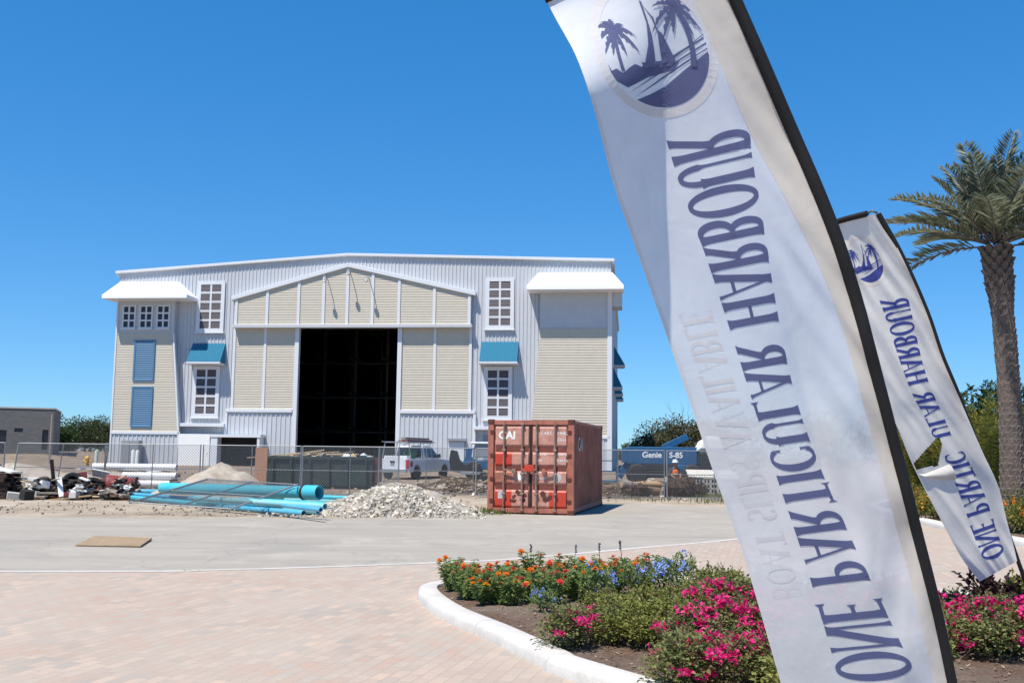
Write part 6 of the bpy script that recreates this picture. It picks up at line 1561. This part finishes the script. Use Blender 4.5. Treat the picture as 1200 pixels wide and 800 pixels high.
# pole in its black sleeve, bowed
def pole_path(bn,n=40,b0=-.02,b1=1.0,off=.0): return [bn.S(1.0,b0+(b1-b0)*i/n)+(bn.base(1.0+off,b0+(b1-b0)*i/n)-bn.base(1.0,b0+(b1-b0)*i/n)) for i in range(n+1)]
pp1=pole_path(bn1,off=.030)
e=pp1[-1]; d=(pp1[-1]-pp1[-6]).normalized(); k=(e.z+.25)/-d.z; base1=e+d*k
T1.location=V((base1.x,base1.y,base1.z+.2)); T1.location.z=.16
mb=MB(); mb.tube(pp1,[.027]*20+[.026-.0003*i for i in range(21)],10); mb.build('pole_sleeve','black_sleeve',None,smooth=True)
mb=MB(); mb.tube([pp1[-1]-d*.05,e+d*k],[.017,.019],10); mb.build('pole','black_metal',None,smooth=True)
tl=bn1.S(0,0); tr=pp1[0]; mb=MB(); mb.tube([tl+V((-.01,0,.012)),tl.lerp(tr,.5)+V((0,0,.016)),tr],[.022,.022,.022],8); mb.build('top_bar','black_sleeve',None,smooth=True)
hang(before,T1)
# small torn banner
Ls=[(972,264),(1000,360),(1034,470),(1050,497),(1065,534),(1075,556),(1107,617),(1128,655),(1148,681)]
Rs=[(1029,250),(1055,297),(1085,365),(1104,420),(1125,468),(1150,526),(1170,570),(1180,610),(1188,640),(1192,657)]
def disp2(a,b):
    return .03*math.sin(a*4+b*7)*math.sin(math.pi*a)*.7+.02*noise.noise(V((a*3+b*2,b*6,3)))+.012*noise.noise(V((a*8-b*9,b*7,9)))-.07*ss(.72,1,a)*ss(.55,.75,b)-.05*ss(.86,1,b)*math.sin(a*3)
bn2=Banner(Ls,Rs,lambda b:264+417*b,lambda b:250+407*b,lambda b:8.62-.06*b,lambda b:8.25+.05*b,disp2)
before=set(C.objects)
def hole2(a,b): return .02<a<.52 and (.672-.055*a/.5)<b<(.672-.055*a/.5)+.056*(1-abs(a-.34)/.32 if a>.34 else .25+.75*(a/.34))
banner_cloth(bn2,'cloth','banner_cloth_far',None,110,240,hole2)
mb=MB(); banner_text(bn2,'ONE PARTICUL',.955,.635,lambda t:.33+.10*t,lambda t:.46-.16*t,mb) if False else None
def bt2(text,b0,b1,ab,hf):
    banner_text(bn2,text,b0,b1,ab,hf,mb,.0022)
bt2('ONE PARTIC',.965,.665,lambda t:.36+.12*t,lambda t:.44-.16*t); bt2('ULAR HARBOUR',.622,.225,lambda t:.44-.02*t,lambda t:.25+.17*t**2)
mb.build('lettering','banner_print_far',None)
emblem(bn2,None,.42,.115,.27,.062,'banner_print_far','banner_cloth_far')
# loose flap at the tear
mb=MB(); vs=[]; 
A,Bq,Cq=bn2.S(.02,.70),bn2.S(.50,.695),bn2.S(.47,.78)
for i in range(7):
    t=i/6
    for j in range(7):
        u=j/6; p=A.lerp(Bq,u).lerp(Cq,t*(.18+.30*u)); vs.append(p+V((.0,-.035*math.sin(math.pi*t)-.01*t,-.02*math.sin(u*3)*t)))
mb.add(vs,[(i*7+j,i*7+j+1,(i+1)*7+j+1,(i+1)*7+j) for i in range(6) for j in range(6)]); mb.build('torn_flap','banner_cloth_far',None,smooth=True,ang=80)
pp2=[]
for i in range(31):
    b=i/30*.66; pp2.append(bn2.base(1.03,b)+V((0,.03+.05*ss(.45,.66,b),0)))
e=pp2[-1]; d=(pp2[-1]-pp2[-5]).normalized(); d=(d+V((0,0,-.12))).normalized(); k=(e.z+.2)/-d.z
T2=thing('feather_banner','smaller torn white banner with mirrored blue lettering hanging behind the large banner pole','banner',V((e.x+d.x*k,e.y+d.y*k,.16)))
mb=MB(); mb.tube(pp2,[.024]*31,8); mb.build('pole_sleeve','black_sleeve',None,smooth=True)
mb=MB(); mb.tube([e-d*.05,e+d*k],[.016,.018],8); mb.build('pole','black_metal',None,smooth=True)
tl=bn2.S(0,0); tr=bn2.S(.78,0); mb=MB(); mb.tube([tl+V((-.01,0,.01)),tl.lerp(tr,.5)+V((0,0,.02)),tr+V((0,0,.02))],.026,8); mb.build('top_bar','black_sleeve',None,smooth=True)
mb=MB(); q0=tr+V((0,0,.02)); q3=pp2[1]; up=V((0,0,.05)); mb.tube([q0,q0+(q3-q0)*.3+up*.9,q0+(q3-q0)*.6+up*1.0,q0+(q3-q0)*.85+up*.55,q3],.009,8); mb.build('pole_hook','black_metal',None,smooth=True)
hang(before,T2)

# ------------------------------------------------------------------ light
SUN=V((-.295,-.34,.893)).normalized()
sd=bpy.data.lights.new('sun','SUN'); sd.energy=4.6; sd.angle=R_(.53); sd.color=(1,.93,.83); so=bpy.data.objects.new('sun',sd); C.objects.link(so)
so.rotation_euler=SUN.to_track_quat('Z','Y').to_euler()
w=bpy.data.worlds.new('World'); scene.world=w; w.use_nodes=True; nt=w.node_tree; nt.nodes.clear()
sky=nt.nodes.new('ShaderNodeTexSky'); sky.sky_type='NISHITA'; sky.sun_disc=False; sky.sun_elevation=math.asin(SUN.z); sky.sun_rotation=math.atan2(SUN.x,SUN.y); sky.altitude=0; sky.air_density=.85; sky.dust_density=0; sky.ozone_density=4.0
bg=nt.nodes.new('ShaderNodeBackground'); bg.inputs[1].default_value=.141; wo=nt.nodes.new('ShaderNodeOutputWorld')
hs=nt.nodes.new('ShaderNodeHueSaturation'); hs.inputs['Saturation'].default_value=1.35; nt.links.new(sky.outputs[0],hs.inputs['Color']); gm=nt.nodes.new('ShaderNodeGamma'); gm.inputs[1].default_value=.6; nt.links.new(mixc(nt,1.0,hs.outputs[0],(.80,.96,1.12),'MULTIPLY'),gm.inputs[0]); nt.links.new(mixc(nt,1.0,gm.outputs[0],(.70,1.08,1.38),'MULTIPLY'),bg.inputs[0]); nt.links.new(bg.outputs[0],wo.inputs[0])
vs_=scene.view_settings; scene.display_settings.display_device='sRGB'; vs_.view_transform='Standard'; vs_.look='None'; vs_.exposure=.57; vs_.gamma=1; vs_.use_curve_mapping=False
scene.cycles.max_bounces=8; scene.cycles.transparent_max_bounces=8; scene.cycles.use_denoising=True
